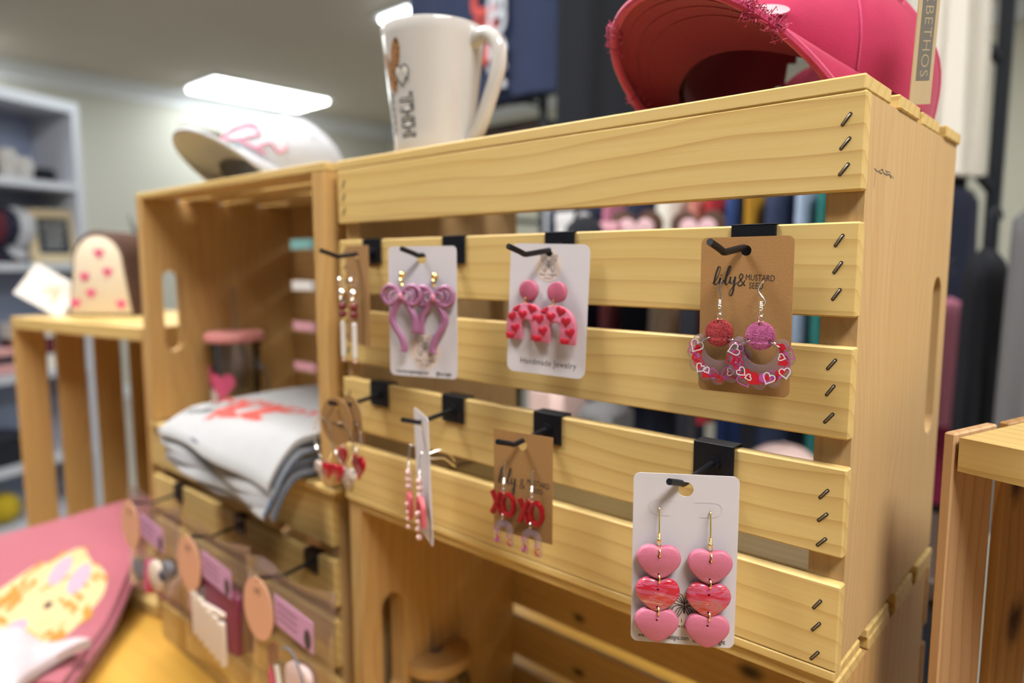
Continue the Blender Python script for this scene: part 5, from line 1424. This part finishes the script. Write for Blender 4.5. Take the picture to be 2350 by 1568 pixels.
# corner rack behind the mug
ra = thing('clothes_rack', 'black pipe rack with dark wooden shelves behind the mug', 'rack', T(-0.760, 1.225, -ZO))
for x, y in ((0, 0), (-0.50, 0), (0, 0.62), (-0.50, 0.62)):
    mb = MB().use('black_pipe'); bar(mb, (x, y, 0), (x, y, 2.75)); mb.obj('upright', ra)
for z in (0.30+0.0, 0.655+ZO):
    mb = MB().use('dark_wood'); mb.box((-0.50, 0.013, z-0.075), (-0.013, 0.61, z), b=0.004); mb.obj('shelf_board', ra, smooth=0)
for z in (0.85+ZO, 0.39+ZO, 0.10):
    mb = MB().use('black_pipe'); bar(mb, (0, 0, z), (0, 0.62, z), 0.010); mb.obj('side_rail', ra)
    mb = MB().use('black_pipe'); bar(mb, (-0.50, 0, z), (-0.50, 0.62, z), 0.010); mb.obj('side_rail', ra)
mb = MB().use('black_pipe'); bar(mb, (-0.50, 0.0, 2.62), (0, 0.0, 2.62), 0.0125); mb.obj('hanging_rail', ra)
mb = MB().use('black_pipe'); bar(mb, (-0.50, 0.62, 2.62), (0, 0.62, 2.62), 0.0125); mb.obj('hanging_rail', ra)
nt = garment('navy shirt with red and white lettering hanging above the mug', T(-0.975, 1.185, 1.565), 0.64, 0.82, 0.09, 'cloth_navy', seed=3)
mb = MB().use('print_red'); mb.recalc = False; put_text(mb, 'USA', 0.13, 0.070, -0.66, -0.062, rot=-90, bold=0.006); mb.obj('red_lettering', nt, smooth=0)
mb = MB().use('shelf_white'); mb.recalc = False; put_text(mb, 'FREEDOM', 0.092, 0.125, -0.64, -0.064, rot=-90, bold=0.004); mb.obj('white_lettering', nt, smooth=0)
garment('black dress hanging beside the rack post, left of the pink cap', T(-0.545, 1.300, 1.52) @ RZ(48), 0.36, 0.92, 0.12, 'cloth_black', 'dress', 'hanging_dress', sleeves=False, seed=5, group=None, shoulder=0.5)
dr = thing('garment_rail', 'straight black rail holding the black dress', 'rail', T(-0.545, 1.300, -ZO))
mb = MB().use('black_pipe'); bar(mb, (-0.10, 0.10, 2.62), (0.16, -0.16, 2.62), 0.011); mb.obj('rail', dr); mb = MB().use('black_pipe'); bar(mb, (-0.10, 0.10, 2.62), (-0.10, 0.10, 0.0), 0.011); mb.obj('post', dr)

# ladder rack at the right
rb = thing('clothes_rack', 'black ladder-sided rack behind the right end of the earring crate', 'rack', T(0.255, 1.405, -ZO))
for x, y in ((0, 0), (0.055, 0.075)):
    mb = MB().use('black_pipe'); mb.box((x-0.014, y-0.012, 0), (x+0.014, y+0.012, 2.6), b=0.002); mb.obj('upright', rb, smooth=0)
for z in (0.66+ZO, 0.39+ZO, 0.12+ZO, -0.25+ZO):
    mb = MB().use('black_pipe'); bar(mb, (0.008, 0.011, z+0.06), (0.047, 0.064, z), 0.011); mb.obj('rung', rb)
mb = MB().use('black_pipe'); mb.box((-0.09, -0.02, 0.63+ZO), (-0.014, 0.02, 0.73+ZO), b=0.003); mb.obj('bracket', rb, smooth=0)
mb = MB().use('black_pipe'); bar(mb, (-0.75, 0, 2.50), (-0.014, 0, 2.50), 0.0125); mb.obj('hanging_rail', rb)
mb = MB().use('dark_wood'); mb.box((-0.60, 0.0, 0.405+ZO-0.04), (-0.014, 0.30, 0.405+ZO), b=0.003); mb.obj('shelf_board', rb, smooth=0)
mb = MB().use('shelf_white'); mb.box((-0.60, -0.012, 0.075+ZO), (-0.014, 0.012, 0.095+ZO), b=0.003); mb.obj('low_rail', rb, smooth=0)
garment('white sweatshirt hanging behind the tag of the pink cap', T(0.205, 1.385, 1.375) @ RZ(60), 0.15, 0.92, 0.16, 'cloth_cream', 'sweatshirt', 'hanging_sweatshirt', sleeves=False, seed=8, group=None, shoulder=0.6)
garment('navy shirt hanging low at the right end of the earring crate', T(0.235, 1.34, 0.44) @ RZ(60), 0.20, 0.34, 0.07, 'cloth_deepnavy', sleeves=False, seed=2)
garment('magenta shirt hanging under the white rail at the right', T(0.262, 1.33, 0.190) @ RZ(60), 0.20, 0.42, 0.09, 'cloth_magenta', sleeves=False, seed=4)
garment('soft pink shirt hanging beside the magenta shirt at the right', T(0.272, 1.24, 0.205) @ RZ(60), 0.12, 0.26, 0.05, 'cloth_softpink', sleeves=False, seed=6)
garment('black shirt hanging in front of the ladder rack at the right', T(0.352, 1.15, 0.30) @ RZ(40), 0.075, 0.46, 0.06, 'cloth_black', sleeves=False, seed=7)
garment('mid grey shirt hanging at the right edge of the view', T(0.515, 1.00, 0.400) @ RZ(-10), 0.24, 0.58, 0.10, 'cloth_midgrey', sleeves=False, seed=9)

# clothes seen through the slats, on a low rail that runs along the crates
lr = thing('garment_rail', 'low white rail of hanging clothes seen through the slat gaps', 'rail', T(-0.10, 1.20, -ZO))
mb = MB().use('shelf_white'); bar(mb, (-0.62, 0, 0.485+ZO), (0.30, 0, 0.485+ZO), 0.011); mb.obj('rail', lr)
for x in (-0.62, 0.30):
    mb = MB().use('shelf_white'); bar(mb, (x, 0, 0), (x, 0, 0.485+ZO), 0.011); mb.obj('post', lr)
row = [('deep navy jacket', 'cloth_deepnavy', -0.560, 0.06, 0.70), ('navy dress', 'cloth_navy', -0.470, 0.07, 0.72), ('soft pink shirt', 'cloth_softpink', -0.395, 0.035, 0.50), ('dark navy shirt', 'cloth_deepnavy', -0.330, 0.07, 0.72), ('cream shirt', 'cloth_cream', -0.240, 0.08, 0.36),
       ('coral shirt', 'cloth_coral', -0.172, 0.035, 0.40), ('red shirt', 'cloth_red', -0.132, 0.03, 0.55), ('royal blue shirt', 'cloth_blue', -0.085, 0.045, 0.66), ('mustard shirt', 'cloth_mustard', -0.047, 0.018, 0.40), ('navy shirt', 'cloth_navy', 0.002, 0.06, 0.62), ('pale blue shirt', 'cloth_lightblue', 0.058, 0.035, 0.36), ('teal shirt', 'cloth_teal', 0.098, 0.03, 0.60), ('maroon shirt', 'cloth_maroon', 0.135, 0.03, 0.60)]
for k, (nm, m, x, dd, hh) in enumerate(row):
    garment('%s on the low white rail, seen through the slat gaps' % nm, T(x, 1.20, 0.472) @ RZ(90), 0.40, hh, dd, m, sleeves=False, seed=20+k, group='clothes on the low white rail')
# display table with folded clothes and heart plaques
dt = thing('display_table', 'dark wooden display table behind the earring crate', 'table', T(-0.22, 0.83, -ZO))
mb = MB().use('dark_wood'); mb.box((-0.42, -0.16, 0.232+ZO-0.025), (0.24, 0.14, 0.232+ZO), b=0.003); mb.obj('upper_shelf', dt, smooth=0)
mb = MB().use('dark_wood'); mb.box((-0.42, -0.16, -0.20+ZO-0.03), (0.62, 0.14, -0.20+ZO), b=0.003); mb.obj('tabletop', dt, smooth=0)
for x, y, zt_ in ((-0.40, -0.14, 0.207), (-0.40, 0.12, 0.207), (0.22, -0.14, 0.207), (0.22, 0.12, 0.207), (0.60, -0.14, -0.23), (0.60, 0.12, -0.23)):
    mb = MB().use('black_pipe'); mb.box((x-0.011, y-0.011, 0), (x+0.011, y+0.011, zt_+ZO)); mb.obj('leg', dt, smooth=0)
ZD = 0.2325
def plaque(label, x, y, yaw, w):
    t = thing('heart_plaque', label, 'plaque', T(x, y, ZD+w*0.46) @ RZ(yaw), 'heart plaques on the display table')
    mb = MB().use('tin_brown'); mb.plate(heart(w, w*0.95, 0, 0), -0.006, 0.012, b=0.003, shrink=True); mb.obj('rim', t, smooth=40)
    mb = MB().use('applique'); mb.plate(heart(w*0.66, w*0.62, 0, 0.001), -0.009, -0.005, b=0.002, shrink=True); mb.obj('face', t, smooth=40)
plaque('brown-rimmed pink heart plaque seen through the top slat gap, left one', -0.175, 0.80, 28, 0.105)
plaque('brown-rimmed pink heart plaque seen through the top slat gap, right one', -0.085, 0.88, 28, 0.105)
for lb, m, x, y, w_, hh in (('white box left of the heart plaques on the display table', 'box_white', -0.33, 0.80, 0.05, 0.10), ('small yellow box at the left of the display table', 'yellow_plush', -0.43, 0.72, 0.04, 0.055), ('pink box beside the heart plaques on the display table', 'box_pink', -0.215, 0.78, 0.04, 0.075)):
    t = thing('small_box', lb, 'box', T(x, y, ZD)); mb = MB().use(m); mb.box((-w_/2, -w_/2, 0), (w_/2, w_/2, hh*0.75), b=0.002); mb.obj('box_body', t, smooth=0); mb = MB().use(m); mb.box((-w_/2-0.001, -w_/2-0.001, hh*0.75), (w_/2+0.001, w_/2+0.001, hh), b=0.002); mb.obj('lid', t, smooth=0)
hb_ = thing('handbag', 'black handbag on the display table, seen through the top slat gap', 'bag', T(-0.270, 0.76, ZD))
mb = MB().use('cloth_black'); mb.sphere((0, 0, 0.045), 0.045, 20, 12, sc=(1.1, 0.6, 1)); mb.obj('bag_body', hb_); mb = MB().use('cloth_black'); mb.ring((0, 0, 0.085), 0.022, 0.004, (0, 1, 0), 20, 6); mb.obj('bag_handle', hb_)
ZT2 = -0.1995
for lb, m, x, y, w_, hh in (('blush folded shirt on the display table, seen through the lower gap', 'cloth_blush', -0.325, 0.75, 0.09, 0.19), ('dark grey folded shirt on the display table', 'cloth_midgrey', -0.225, 0.78, 0.08, 0.15)):
    t = thing('folded_shirt', lb, 'shirt', T(x, y, ZT2)); mb = MB().use(m); mb.box((-w_/2, -0.06, 0), (w_/2, 0.06, hh), b=0.02); mb.obj('folded_body', t); mb = MB().use(m); mb.tube([(-w_/2+0.02, -0.061, hh*0.5), (w_/2-0.02, -0.061, hh*0.5)], 0.004, 6); mb.obj('fold_edge', t)
cap('blush cap lying on the display table, seen through the lower right gap', T(0.105, 0.86, ZT2) @ RZ(20), ('cloth_blush', 'cloth_blush', 'cloth_blush'), arch=0.03, lift=0.02, Hc=0.10, detail='simple', opening=False)
